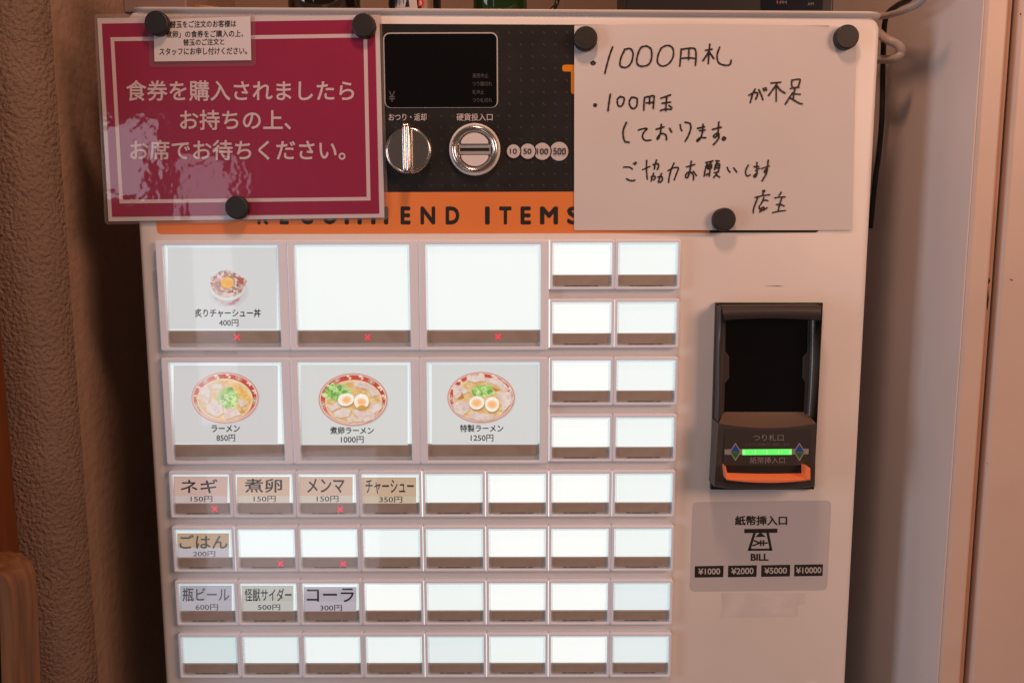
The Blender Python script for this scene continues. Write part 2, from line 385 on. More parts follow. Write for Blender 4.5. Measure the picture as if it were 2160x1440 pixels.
# display
DY = FY - 0.0008
p0 = at(811, 228, DY); p1 = at(1050, 68.5, DY)
m = MB()
m.loops([rrect(p0[0], p0[2], p1[0], p1[2], 0.0065, FY), rrect(p0[0], p0[2], p1[0], p1[2], 0.0065, DY), rrect(p0[0] + .0012, p0[2] + .0003, p1[0] - .0012, p1[2] - .0012, 0.0056, DY)], 1, False)
m.flat(rrect(p0[0] + .0012, p0[2] + .0003, p1[0] - .0012, p1[2] - .0012, 0.0056, DY + 0.0002, 8), 0)
m.text('¥', (820, 192.5, 833.5, 215), DY - EPS, 2, 0.004)
for s_, x0_, x1_, yc in (('発売中止', 996.5, 1030, 160), ('つり銭切れ', 996.5, 1038, 177), ('札中止', 996.5, 1021, 194.5), ('つり札切れ', 996.5, 1038, 211.5)):
    m.text(s_, (x0_, yc - 4.8, x1_, yc + 4.8), DY - EPS, 2, 0.0)
dsp = part(m, 'display', [SCREEN, EDGE, GREYL])

# change lever
c = at(861.5, 318, FY - 0.008); u = at(862.5, 318, FY - 0.008)[0] - c[0]
m = MB(); m.lathe_y(c, [(49 * u, FY), (49 * u, FY - .006), (48.2 * u, FY - .0085), (46 * u, FY - .0098), (43.5 * u, FY - .0100), (43.0 * u, FY - .0094)], 0, 64)
lev = part(m, 'change_lever', CHROME)
m = MB(); hw = 8.6 * u; hh = 50.5 * u; dx = -0.0008
pr = []
for t in np.linspace(-1, 1, 13):
    zz = c[2] + 0.0012 + hh * t; k = 1 - 0.18 * abs(t) ** 6
    pr.append([(c[0] + dx + hw * k * X, FY - 0.0094 - 0.0125 * Yk, zz) for X, Yk in ((-1, 0), (-1, .6), (-.9, .86), (-.66, 1), (-.2, .97), (-.02, .86), (.02, .86), (.2, .97), (.66, 1), (.9, .86), (1, .6), (1, 0))])
m.loops(pr, 0, True, cap0=True, cap1=True)
part(m, 'lever_grip', CHROME, lev)
# coin slot
c = at(1001.3, 315.3, FY - 0.004); u = at(1002.3, 315.3, FY - 0.004)[0] - c[0]
m = MB(); m.lathe_y(c, [(54 * u, FY), (54 * u, FY - .0035), (53 * u, FY - .0044), (50 * u, FY - .0044), (49.3 * u, FY - .0040)], 1, 72, cap=False)
m.lathe_y(c, [(49.3 * u, FY - .0040), (47.5 * u, FY - .0062), (44 * u, FY - .0070), (40 * u, FY - .0060), (36.5 * u, FY - .0030), (34.8 * u, FY - .0006)], 0, 72)
cs = part(m, 'coin_slot', [CHROME, WHITEP])
m = MB()
for sg in (1, -1):
    ang = [math.radians(a) for a in np.linspace(20, 160, 25)]
    arc = [(c[0] + 33 * u * math.cos(t), c[2] + sg * 34.5 * u * math.sin(t)) for t in ang]
    arc = [(min(max(x, c[0] - 28.5 * u), c[0] + 28.5 * u), z) for x, z in arc]
    fl = [(x, FY - .0042, z) for x, z in arc]; bk = [(x, FY - .0007, z) for x, z in arc]
    m.loops([bk, fl], 0, False, cap1=True)
part(m, 'guide_plate', mat('plate_reflection_pale', (0.74, 0.70, 0.68), 0.3), cs)  # pale diffuse colour stands in for the bright wall the plates reflect
m = MB(); m.box((c[0] - 33.4 * u, FY - .0030, c[2] - 9.5 * u), (c[0] + 33.4 * u, FY - .0007, c[2] + 9.5 * u), 0)
m.box((c[0] - 31 * u, FY - .0034, c[2] - 3.3 * u), (c[0] + 31 * u, FY - .0029, c[2] + 3.3 * u), 1)
part(m, 'slot_channel', [SATIN, mat('slot_black', (0.002, 0.002, 0.002), 0.8)], cs, bevel=0.0004)

# ---- printed pictures (painted on a fine grid of vertex colours)
def hashn(ix, iy, sd):
    v = np.sin(ix * 127.1 + iy * 311.7 + sd * 74.7) * 43758.5453; return v - np.floor(v)
def vn(x, y, sc_, sd=0):
    x = x / sc_; y = y / sc_; ix = np.floor(x); iy = np.floor(y); fx = x - ix; fy = y - iy; fx = fx * fx * (3 - 2 * fx); fy = fy * fy * (3 - 2 * fy)
    return (hashn(ix, iy, sd) * (1 - fx) + hashn(ix + 1, iy, sd) * fx) * (1 - fy) + (hashn(ix, iy + 1, sd) * (1 - fx) + hashn(ix + 1, iy + 1, sd) * fx) * fy
class Paint:
    def __init__(s, x0, y0, x1, y1, step, bgc):
        s.gx = np.arange(x0, x1 + step, step); s.gy = np.arange(y0, y1 + step, step)
        s.X, s.Y = np.meshgrid(s.gx, s.gy); s.C = np.ones(s.X.shape + (3,)) * np.array(bgc, float)
        s.wx = s.X + 18 * (vn(s.X, s.Y, 60, 1) - .5); s.wy = s.Y + 18 * (vn(s.X, s.Y, 60, 2) - .5)
    def lay(s, msk, col, var=0.0, sc_=40, sd=0, col2=None):
        col = np.array(col, float); k = vn(s.X, s.Y, sc_, sd)[..., None]
        c = col * (1 + var * (k - .5) * 2) if col2 is None else col * (1 - k) + np.array(col2, float) * k
        s.C = s.C * (1 - msk[..., None]) + c * msk[..., None]
    def ell(s, cx, cy, rx, ry, rot=0, soft=10, warp=False):
        X, Y = (s.wx, s.wy) if warp else (s.X, s.Y); a = math.radians(rot); dx = X - cx; dy = Y - cy
        u = dx * math.cos(a) + dy * math.sin(a); v = -dx * math.sin(a) + dy * math.cos(a)
        d = (1 - np.sqrt((u / rx) ** 2 + (v / ry) ** 2)) * min(rx, ry); return np.clip(d / soft + .5, 0, 1)
    def poly(s, pts, warp=True, soft=10):
        X, Y = (s.wx, s.wy) if warp else (s.X, s.Y); inside = np.zeros(X.shape, bool); dist = np.full(X.shape, 1e9)
        n = len(pts)
        for i in range(n):
            (ax, ay), (bx, by) = pts[i], pts[(i + 1) % n]
            cr = ((ay > Y) != (by > Y)) & (X < (bx - ax) * (Y - ay) / (by - ay + 1e-9) + ax); inside ^= cr
            ex, ey = bx - ax, by - ay; t = np.clip(((X - ax) * ex + (Y - ay) * ey) / (ex * ex + ey * ey + 1e-9), 0, 1)
            dist = np.minimum(dist, np.hypot(X - ax - t * ex, Y - ay - t * ey))
        return np.clip(np.where(inside, dist, -dist) / soft + .5, 0, 1)
def ramen(kind, bgc):
    P = Paint(60, 90, 1380, 1110, 11, bgc)
    if kind == 1: O = (717, 612, 612, 465); I = (728, 650, 512, 388); up = -8
    elif kind == 0: O = (717, 580, 596, 452); I = (715, 610, 498, 372); up = 0
    else: O = (717, 575, 598, 452); I = (722, 600, 505, 385); up = 0
    red, cream = (184, 68, 58), (226, 212, 184)
    P.lay(P.ell(O[0] + 12, O[1] + 14, O[2], O[3], soft=30), (186, 176, 170))
    P.lay(P.ell(*O), (188, 92, 84)); P.lay(P.ell(O[0], O[1], O[2] - 14, O[3] - 14), (226, 205, 190))
    P.lay(P.ell(O[0], O[1] - 2, O[2] - 34, O[3] - 32), (184, 90, 80)); P.lay(P.ell(O[0], O[1] - 4, O[2] - 40, O[3] - 38), red, 0.12, 120, 3)
    lowm = np.clip((P.Y - O[1] - 120) / 200, 0, 1) * P.ell(O[0], O[1] - 4, O[2] - 40, O[3] - 38)
    P.lay(lowm * .85, (224, 200, 180))
    for k, a in enumerate(range(-200, 30, 23)):                    # cream scrolls and boxes on the red band
        t = math.radians(a + kind * 9); rx = (O[2] - 40 + I[2]) / 2; ry = (O[3] - 38 + I[3]) / 2
        x = O[0] + rx * math.cos(t); y = (O[1] + I[1]) / 2 - 10 + ry * math.sin(t)
        if k % 3 == 0:
            P.lay(P.ell(x, y, 62, 26, a + 90), cream); P.lay(P.ell(x, y, 48, 15, a + 90), (120, 70, 55)); P.lay(P.ell(x, y, 20, 11, a + 90), cream)
        else:
            P.lay(P.poly([(x - 40, y - 30), (x + 10, y - 46), (x + 60, y + 10), (x + 20, y + 44), (x - 10, y + 2)]), cream); P.lay(P.ell(x + 8, y + 6, 16, 12), red)
    P.lay(P.ell(*I), (222, 200, 164), 0.04, 80, 5); P.lay(P.ell(I[0], I[1] + 8, I[2] - 30, I[3] - 26), (206, 160, 98), 0, 90, 6, (222, 190, 140))
    P.lay(P.ell(I[0], I[1] + 8, I[2] - 30, I[3] - 26) * (vn(P.X, P.Y, 34, 9) > .7) * .5, (232, 212, 170))
    pork, pork2 = (206, 182, 174), (226, 208, 198)
    def meat(pts, sd):
        P.lay(P.poly([(x + 8, y + 14) for x, y in pts], soft=22) * .55, (150, 105, 70)); P.lay(P.poly(pts), pork, 0, 70, sd, pork2)
        P.lay(P.poly(pts) * (vn(P.X, P.Y * 2, 50, sd + 4) > .72) * .4, (190, 160, 156))
    def onion(cx, cy, rx, ry, n, sd):
        P.lay(P.ell(cx, cy, rx, ry, warp=True, soft=40), (128, 168, 84), 0, 26, sd, (176, 208, 128))
        g = random.Random(sd)
        for _ in range(n):
            a = g.uniform(0, 6.28); q = g.uniform(.2, 1.0); x = cx + rx * q * math.cos(a); y = cy + ry * q * math.sin(a); rr = g.uniform(16, 36)
            P.lay(P.ell(x, y, rr * 1.5, rr, g.uniform(0, 180)), g.choice([(150, 190, 96), (186, 216, 140), (110, 158, 74), (200, 222, 160)]))
            if g.random() < .5: P.lay(P.ell(x, y, rr * .6, rr * .4), (104, 146, 70))
    def egg(cx, cy, rx, ry, rot, yx, yy, yr):
        P.lay(P.ell(cx + 6, cy + 26, rx, ry, rot, 24), (160, 116, 62)); P.lay(P.ell(cx, cy, rx, ry, rot), (238, 234, 222), 0.02, 50, 1)
        P.lay(P.ell(yx, yy, yr, yr * .82, rot, 16), (242, 196, 146)); P.lay(P.ell(yx, yy + 4, yr * .62, yr * .48, rot, 24), (240, 176, 120))
    if kind == 1:
        meat([(720, 300), (900, 290), (1060, 380), (1180, 520), (1080, 560), (960, 420), (760, 390)], 11)
        onion(440, 490, 240, 145, 46, 5)
        meat([(250, 730), (450, 660), (500, 740), (350, 830)], 21); meat([(370, 850), (540, 750), (670, 790), (660, 900), (520, 940), (400, 920)], 31)
        meat([(1040, 700), (1200, 640), (1230, 760), (1100, 860), (1000, 820)], 41); meat([(670, 800), (820, 790), (1090, 850), (1100, 960), (940, 1010), (800, 930)], 51)
        meat([(600, 930), (820, 930), (900, 1000), (640, 1020)], 61)
        egg(590, 615, 148, 112, -12, 600, 620, 84); egg(868, 650, 132, 140, 10, 870, 655, 86)
        P.lay(P.ell(880, 760, 84, 42), (196, 150, 76))
    elif kind == 0:
        P.lay(P.poly([(820, 370), (900, 350), (1130, 500), (1060, 540), (1200, 590), (1150, 640), (900, 560)]), (214, 158, 78), 0, 24, 4, (232, 196, 120))
        meat([(240, 430), (420, 360), (470, 520), (400, 700), (320, 640), (300, 520)], 11)
        meat([(380, 720), (520, 620), (660, 700), (690, 850), (560, 920), (400, 850)], 21); meat([(690, 730), (930, 780), (1000, 880), (860, 930), (740, 960), (700, 860)], 31)
        meat([(940, 620), (1040, 590), (1100, 720), (1000, 750)], 41); meat([(440, 360), (640, 330), (680, 420), (460, 430)], 51)
        onion(770, 580, 185, 170, 44, 9); P.lay(P.ell(1030, 830, 50, 34), (200, 150, 90))
        P.lay(P.ell(420, 520, 330, 420, soft=200) * .38, (214, 206, 206))  # pale veil: window reflection painted over the left half of the picture
    else:
        meat([(470, 190), (780, 150), (800, 280), (600, 300), (460, 290)], 11); meat([(800, 240), (990, 210), (1130, 330), (1230, 430), (1140, 480), (980, 350), (820, 310)], 21)
        meat([(220, 330), (380, 400), (520, 470), (400, 520), (300, 590), (220, 590)], 31); meat([(190, 700), (300, 640), (500, 660), (500, 800), (400, 900), (300, 860)], 41)
        meat([(970, 500), (1270, 470), (1270, 680), (1180, 760), (1100, 840), (1080, 650)], 51); meat([(500, 880), (620, 840), (950, 890), (930, 960), (700, 990), (500, 940)], 61)
        P.lay(P.poly([(290, 600), (380, 490), (420, 600)]), (178, 122, 54)); P.lay(P.poly([(920, 380), (1080, 450), (940, 470)]), (188, 118, 60))
        onion(750, 460, 190, 105, 46, 3)
        egg(642, 672, 136, 118, -8, 640, 672, 92); egg(915, 700, 126, 134, 6, 915, 700, 92)
    return P, P.ell(O[0] + 8, O[1] + 10, O[2] + 30, O[3] + 30, soft=2)
def donburi(bgc):
    P = Paint(380, 150, 1200, 930, 11, bgc)
    P.lay(P.ell(800, 640, 380, 290, soft=90) * .4, (176, 172, 170))
    P.lay(P.poly([(420, 520), (500, 740), (580, 850), (680, 895), (800, 905), (900, 885), (990, 810), (1070, 690), (1110, 500)], False), (192, 178, 178), 0.08, 60, 2)
    P.lay(P.poly([(640, 830), (760, 860), (860, 810), (1010, 740), (1000, 800), (900, 885), (700, 895)], soft=20) * (vn(P.X, P.Y, 30, 5) > .45), (186, 120, 130))
    P.lay(P.ell(765, 520, 345, 265), (216, 216, 212)); P.lay(P.ell(765, 545, 345, 262), (206, 208, 204), 0.02); P.lay(P.ell(765, 480, 330, 255), (176, 150, 142))
    ml = P.poly([(415, 480), (430, 340), (520, 310), (600, 215), (760, 180), (880, 220), (1000, 310), (1100, 350), (1160, 405), (1095, 540), (1050, 640), (900, 720), (640, 700), (500, 620)])
    P.lay(ml, (150, 104, 92), 0, 55, 7, (204, 178, 170)); P.lay(ml * (vn(P.X, P.Y, 36, 12) > .66), (212, 192, 186)); P.lay(ml * (vn(P.X, P.Y, 30, 17) > .78), (132, 72, 60))
    P.lay(P.poly([(950, 350), (1100, 355), (1090, 480), (1040, 480)]), (168, 92, 78)); P.lay(P.poly([(600, 690), (900, 640), (880, 720), (700, 730)]), (210, 188, 178))
    P.lay(P.ell(765, 450, 138, 118), (196, 140, 70)); P.lay(P.ell(762, 440, 132, 112), (226, 168, 76), 0.03, 60); P.lay(P.ell(790, 450, 60, 40, soft=40) * .6, (214, 152, 92))
    return P, P.ell(780, 545, 430, 420, soft=2)
def to_lin(c):
    c = np.clip(c / 255, 0, 1); return np.where(c <= .04045, c / 12.92, ((c + .055) / 1.055) ** 2.4)
def picture(mb, P, msk, x0, y0, sc_, Y, o):
    """adds the painted grid to mb as its first vertices (print colours per vertex)"""
    ny, nx = P.X.shape; idx = -np.ones((ny, nx), int); k = 0; vs = []; cs_ = []; L = to_lin(P.C)
    for j in range(ny):
        for i in range(nx):
            p = at(x0 + P.gx[i] / sc_, y0 + P.gy[j] / sc_, Y); vs.append((p[0] - o[0], p[1] - o[1], p[2] - o[2])); idx[j, i] = k; k += 1; cs_.append(L[j, i])
    fs = [[idx[j, i], idx[j, i + 1], idx[j + 1, i + 1], idx[j + 1, i]] for j in range(ny - 1) for i in range(nx - 1) if msk[j:j + 2, i:i + 2].max() > .5]
    used = sorted({q for f in fs for q in f}); re = {q: n for n, q in enumerate(used)}
    assert not mb.v
    mb.add([vs[q] for q in used], [[re[q] for q in f] for f in fs], 0); mb.col = np.array([cs_[q] for q in used], np.float32)

# ---- menu buttons
PX_, PZ_ = 0.068, 0.06126
def ring(w_, h_, ml, mr, mt, mbm, wz):
    """button frame: origin at the upper left corner of its window, x right, z down negative; front on y = 0"""
    q = MB()
    ox0, oz0, ox1, oz1 = -ml, -h_ - mbm, w_ + mr, mt
    q.loops([rrect(ox0, oz0, ox1, oz1, .002, FY - .0002), rrect(ox0, oz0, ox1, oz1, .002, .0012), rrect(ox0 + .0004, oz0 + .0004, ox1 - .0004, oz1 - .0004, .0018, .0003),
             rrect(ox0 + .0011, oz0 + .0011, ox1 - .0011, oz1 - .0011, .0015, .0), rrect(-.0004, -h_ - .0004, w_ + .0004, .0004, .0010, .0), rrect(0, -h_, w_, 0, .0008, .0004), rrect(0, -h_, w_, 0, .0008, .0050)], 0, False)
    return q
def cap_mesh(w_, h_):
    q = MB(); y = .0011
    q.flat([(0.0002, y, -h_ + .0002), (w_ - .0002, y, -h_ + .0002), (w_ - .0002, y, -.0002), (.0002, y, -.0002)], 0)
    a = [(0.0003, .0016, -h_ + .0003), (w_ - .0003, .0016, -h_ + .0003), (w_ - .0003, .0016, -.0003), (.0003, .0016, -.0003)]
    i_ = .0020; b = [(i_, .0016, -h_ + i_), (w_ - i_, .0016, -h_ + i_), (w_ - i_, .0016, -i_), (i_, .0016, -i_)]
    q.loops([a, b], 1); q.loops([b, [(x, .0040, z) for x, _, z in b]], 1)
    return q
def strip_mesh(w_, s0, s1, ins, h_, dashes):
    q = MB(); y = .0030
    q.box((ins, y, -s1), (w_ - ins, .0039, -s0), 0)
    if dashes:
        for a, b in ((.21, .29), (.31, .66), (.69, .78)):
            q.box((w_ * a, .0034, -s1 - .0013), (w_ * b, .0040, -s1 - .0006), 1)
    return q
def panel_mesh(w_, h_, lit):
    q = MB(); y = .0046
    q.flat([(0, y, -lit), (w_, y, -lit), (w_, y, 0), (0, y, 0)], 0); q.flat([(0, y - .0001, -h_), (w_, y - .0001, -h_), (w_, y - .0001, -lit), (0, y - .0001, -lit)], 1)
    return q
SW, SH, SLIT, SS0, SS1 = .0618, .0456, .0330, .0336, .0437
LW, LH, LLIT, LS0, LS1 = .1192, .1068, .0890, .0902, .1020
protos = {}
def proto(kind):
    if kind not in protos:
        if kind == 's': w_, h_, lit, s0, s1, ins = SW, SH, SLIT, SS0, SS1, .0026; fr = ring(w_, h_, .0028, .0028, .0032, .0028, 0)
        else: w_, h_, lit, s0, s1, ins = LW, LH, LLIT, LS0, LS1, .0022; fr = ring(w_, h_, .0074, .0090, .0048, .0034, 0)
        def me(q, name, ms):
            o = q.build(name, ms); d = o.data; bpy.data.objects.remove(o); return d
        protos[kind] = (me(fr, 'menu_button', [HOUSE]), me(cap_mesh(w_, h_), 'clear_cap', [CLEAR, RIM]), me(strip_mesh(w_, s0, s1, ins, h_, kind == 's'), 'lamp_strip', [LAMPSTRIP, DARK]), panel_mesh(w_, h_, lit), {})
    return protos[kind]
def place(name, data, parent, loc=None):
    o = bpy.data.objects.new(name, data); COL.objects.link(o); o.parent = parent
    if loc: o.location = loc
    return o
def button(kind, X, Z, glow, label):
    fr, cp, stp, pn, gl = proto(kind)
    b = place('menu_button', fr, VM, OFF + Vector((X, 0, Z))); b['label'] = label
    if glow not in gl:
        o = pn.build('light_panel', [GLOWS[glow], FROST]); gl[glow] = o.data; bpy.data.objects.remove(o)
    place('light_panel', gl[glow], b); place('lamp_strip', stp, b); place('clear_cap', cp, b)
    return b, (X, 0, Z)
def shift(mb, o): mb.v = [(x - o[0], y - o[1], z - o[2]) for x, y, z in mb.v]; return mb
def cross(b, o, px, py):
    q = MB(); y = .0028; c = at(px, py, y); e = .0027
    for sg in (1, -1):
        t = .00055
        q.flat([(c[0] - e - t, y, c[2] - sg * (e - t)), (c[0] - e + t, y, c[2] - sg * (e + t)), (c[0] + e + t, y, c[2] + sg * (e - t)), (c[0] + e - t, y, c[2] + sg * (e + t))])
        y -= EPS
    shift(q, o).build('sold_out_mark', CROSS, b)

# large buttons
large = {}
for R_ in range(2):
    for C_ in range(3):
        X = (2 * C_ - 4) * PX_ + (.0044, .0036)[R_]; Z = (4 - 2 * R_) * PZ_ - .0015
        nm = [['large lit button with a picture of a pork rice bowl', 'large blank lit button with a red cross, middle of the top row', 'large blank lit button with a red cross beside the small buttons'],
              ['large lit button with a noodle bowl with green onion and no egg', 'large lit button with a noodle bowl, onion at its left and two egg halves', 'large lit button with a noodle bowl ringed by pork slices']][R_][C_]
        large[R_, C_] = button('l', X, Z, [[2, 1, 1], [1, 1, 2]][R_][C_], nm)
def large_card(R_, C_, box, bgc, pic, src, sc_, name, nbox, price, pbox):
    b, o = large[R_, C_]; q = MB(); Y = .0042
    P, k = pic; picture(q, P, k, src[0], src[1], sc_, Y - .0002, o)
    n = len(q.col); t = MB(); t.px([(box[0], box[1]), (box[2], box[1]), (box[2], box[3]), (box[0], box[3])], Y, 0)
    t.text(name, nbox, Y - .0003, 1, 0.022); t.text(price, pbox, Y - .0003, 1, 0.012)
    shift(t, o); q.add(t.v, [], 0)
    k0 = n
    for f, mi in zip(t.f, t.m): q.f.append([i + k0 for i in f]); q.m.append(mi); q.sm.append(False)
    q.col = np.vstack([q.col, np.ones((len(t.v), 3), np.float32) * np.array(to_lin(np.array(bgc, float)), np.float32)])
    q.build('label_card', [PRINT, INKCARD], b)
BGC = (206, 207, 205)
large_card(0, 0, (354, 522, 584, 694), (203, 204, 204), donburi((203, 204, 204)), (400, 550), 9.6, '炙りチャーシュー丼', (411, 651, 550, 669), '400円', (462, 673.5, 503, 688))
large_card(1, 0, (366, 770, 586, 935), (200, 199, 199), ramen(0, (200, 199, 199)), (390, 770), 8.47, 'ラーメン', (446, 896, 506, 911), '850円', (456.7, 916, 496, 930.5))
large_card(1, 1, (634, 769, 860, 938), BGC, ramen(1, BGC), (660, 770), 8.47, '煮卵ラーメン', (696.4, 899.5, 788.5, 915.5), '1000円', (719, 919.5, 767, 934))
large_card(1, 2, (911, 768, 1135, 937), BGC, ramen(2, BGC), (930, 770), 8.47, '特製ラーメン', (970.5, 895, 1062, 911), '1250円', (992.8, 916, 1040.7, 930.5))
cross(*large[0, 0], 500, 711); cross(*large[0, 1], 775.5, 711); cross(*large[0, 2], 1050.5, 710)

# small buttons
cards = {(4, 0): ('ネギ', (381, 1010, 459, 1039.5), '150円', (402, 1045.5, 448, 1058), (366, 1004, 480, 1060.5), (200, 168, 158), (198, 182, 180), 0, 'small beige lit button lettered for green onion, with a red cross'),
         (4, 1): ('煮卵', (516, 1009, 595, 1038.5), '150円', (535, 1045, 581.5, 1058), (500, 1005, 611, 1060), (204, 174, 152), (206, 192, 180), 0, 'small beige lit button lettered for boiled egg'),
         (4, 2): ('メンマ', (648, 1009, 726.5, 1039), '150円', (668, 1045, 714, 1058), (631, 1005, 744, 1060), (204, 174, 154), (204, 194, 182), 0, 'small beige lit button lettered for bamboo shoots, with a red cross'),
         (4, 3): ('チャーシュー', (771, 1011, 873, 1041), '350円', (800, 1046.5, 848.5, 1059.5), (764, 1006, 878, 1061), (200, 172, 146), (202, 184, 162), 0, 'small beige lit button lettered for roast pork'),
         (5, 0): ('ごはん', (378.5, 1127, 480, 1156.5), '200円', (407.5, 1161.5, 454, 1173.5), (374, 1124, 483, 1174.5), (186, 158, 130), (192, 184, 190), 2, 'small tan lit button lettered for rice'),
         (6, 0): ('瓶ビール', (385, 1239, 484, 1267.5), '600円', (412.5, 1273.5, 460, 1286), (380, 1234, 489, 1287), (172, 168, 178), (184, 178, 188), 2, 'small grey lilac lit button lettered for bottled beer'),
         (6, 1): ('怪獣サイダー', (516, 1240, 615, 1267.5), '500円', (544, 1274, 591, 1286), (510, 1234, 619, 1288), (188, 188, 180), (196, 194, 190), 1, 'small pale grey lit button lettered for cider'),
         (6, 2): ('コーラ', (647, 1240, 746.5, 1269), '300円', (675, 1275, 721.5, 1287.5), (641, 1237, 752, 1289), (180, 172, 182), (188, 180, 188), 1, 'small lilac lit button lettered for cola')}
glowmap = {0: [2, 1, 1, 1, 1, 0, 0, 1]}
CARDM = {}
for r_ in range(8):
    for c_ in range(8):
        if r_ < 4 and c_ < 6: continue
        X = (c_ - 4) * PX_; Z = -(r_ - 4) * PZ_
        g = (0, 1)[c_ - 6] if r_ < 4 else [[1, 1, 1, 1, 1, 0, 0, 1], [2, 1, 1, 1, 1, 0, 0, 1], [2, 1, 1, 0, 1, 0, 0, 2], [3, 2, 1, 1, 2, 1, 0, 2]][r_ - 4][c_]
        lab = cards[r_, c_][8] if (r_, c_) in cards else 'small blank white lit button'
        b, o = button('s', X, Z, g, lab)
        if (r_, c_) in cards:
            nm, nb, prc, pb, bx, ca, cb, ink, _ = cards[r_, c_]
            for cc in (ca, cb):
                if cc not in CARDM: CARDM[cc] = backlit('button_print', S(*cc), 0.85, 0.3)
            ys = bx[1] + (bx[3] - bx[1]) * (0.73 if r_ == 4 else 0.60)
            q = MB(); Y = .0042
            q.px([(bx[0], bx[1]), (bx[2], bx[1]), (bx[2], ys), (bx[0], ys)], Y, 0); q.px([(bx[0], ys), (bx[2], ys), (bx[2], bx[3]), (bx[0], bx[3])], Y, 1)
            q.text(nm, nb, Y - .0003, 2, 0.014); q.text(prc, pb, Y - .0003, 2, 0.006)
            shift(q, o).build('label_card', [CARDM[ca], CARDM[cb], (INKWARM, INKCARD, INKGREY)[ink]], b)
        for key, cp in {(4, 0): (452.6, 1072.5), (4, 2): (717.6, 1074), (5, 1): (591.6, 1188), (5, 2): (723.8, 1188.5)}.items():
            if key == (r_, c_): cross(b, o, *cp)
# light leaking through the joints between button frames
def leak(col, ra, rb, mi, w_=.0007, dx=0.0):
    X = col * PX_ - 4 * PX_ - (PX_ - SW) / 2 + dx; z1 = -(ra - 4) * PZ_ + .003; z0 = -(rb - 4) * PZ_ - SH - .002
    m = MB(); m.flat([(X - w_ / 2, .0004, z0), (X + w_ / 2, .0004, z0), (X + w_ / 2, .0004, z1), (X - w_ / 2, .0004, z1)]); part(m, 'joint_light', (LEAK, LEAKB)[mi])
leak(6, 0, 0, 0, .0010); leak(6, 1, 1, 0, .0014); leak(6, 2, 3, 0, .0006); leak(4, 4, 4, 0, .0012); leak(5, 4, 4, 0, .0008); leak(6, 4, 4, 0, .0008); leak(1, 5, 5, 1, .0013, -.0002)
for r_ in (5, 6, 7):
    for c_ in (4, 5, 6): leak(c_, r_, r_, 0, .0006)
leak(7, 4, 4, 0, .0004); leak(7, 1, 1, 0, .0004)

# ---- bill acceptor
BZ = mat('charcoal_plastic', (0.060, 0.050, 0.046), 0.36, var=0.06, vscale=60, bump=0.1, bscale=900, bdist=0.0002)
BZG = mat('charcoal_gloss', (0.075, 0.062, 0.055), 0.2)
BK = mat('black_plate', (0.012, 0.012, 0.013), 0.4)
LABP = mat('label_panel', (0.050, 0.043, 0.040), 0.3)
m = MB(); m.prism([(1511, 638.5), (1736, 638.5), (1717, 1031.5), (1500, 1032)], FY - .006, FY, 0)
ac = part(m, 'bill_acceptor', BK)
YB = -.016
m = MB()
top = [(x, 671 + 4.5 * ((x - 1629) / 103) ** 2) for x in np.linspace(1731, 1527, 13)]
n = 13; upr = [(1733 - (1733 - 1522) * i / 12, 644 + 1.2 * i / 12) for i in range(13)]
for i in range(12): pass
a = [at(x, y, YB) for x, y in upr]; b = [at(x, y, YB) for x, y in top]
a2 = [(x, FY - .006, z) for x, _, z in a]; b2 = [(x, .003, z - .002) for x, _, z in b]
m.loops([a2, a, b, b2], 0, True, closed=False)
part(m, 'top_bezel', BZ, ac)
def rail(pts, inner, Y0, Yi):
    q = MB(); A = [at(x, y, Y0) for x, y in pts]; I_ = [at(x, y, Yi) for x, y in inner]; back = [(x, FY - .006, z) for x, _, z in A]
    q.loops([back, A, I_], 0, True, closed=False); return q
q = rail([(1521, 646), (1518, 760), (1514.5, 900)], [(1531, 672), (1530, 770), (1527, 872)], YB, .002); part(q, 'side_rail', BZ, ac, label='rail on the left of the dark window')
q = rail([(1734, 645), (1729, 760), (1723, 900)], [(1706, 672), (1704, 770), (1699, 872)], YB, .002); part(q, 'side_rail', BZG, ac, label='shinier rail on the right of the dark window')
m = MB()   # notched inner frame lips
m.prism([(1524, 672), (1531, 676), (1530, 740), (1538, 752), (1538, 797), (1529, 808), (1527, 872), (1522, 872)], -.001, .0015)
part(m, 'notched_lip', BZ, ac); m = MB()
m.prism([(1713, 672), (1706, 676), (1704, 742), (1694.5, 754), (1693.5, 797), (1699.5, 808), (1697, 872), (1704, 872)], -.001, .0015)
part(m, 'notched_lip', BZ, ac)
m = MB(); m.px([(1520, 660), (1715, 660), (1706, 880), (1514, 880)], .0019, 0); part(m, 'dark_window', SCREEN, ac)
m = MB()   # sloping shelf with a curved front lip
us = np.linspace(0, 1, 17); rows = []
for t in np.linspace(0, 1, 6):
    Y = .0018 + (-.024 - .0018) * t ** 1.3; row = []
    for u_ in us:
        xb, yb = 1527 + (1699 - 1527) * u_, 868.5; xf, yf = 1515.5 + (1722 - 1515.5) * u_, 893 + 9.5 * (1 - (2 * u_ - 1) ** 2)
        row.append(at(xb + (xf - xb) * t, yb + (yf - yb) * t, Y))
    rows.append(row)
m.loops(rows, 0, True, closed=False)
part(m, 'note_shelf', mat('shelf_plastic', (0.17, 0.125, 0.098), 0.28), ac)
m = MB()
lip = [(1515.5 + (1722 - 1515.5) * u_, 893.5 + 9.5 * (1 - (2 * u_ - 1) ** 2)) for u_ in us]
low = [(1507 + (1718.5 - 1507) * u_, 1027 + 4.5 * (1 - (2 * u_ - 1) ** 4)) for u_ in us]
A = [at(x, y, -.024) for x, y in lip]; B = [at(x, y, -.022) for x, y in low]; A2 = [(x, .002, z) for x, _, z in A]; B2 = [(x, FY - .006, z) for x, _, z in B]
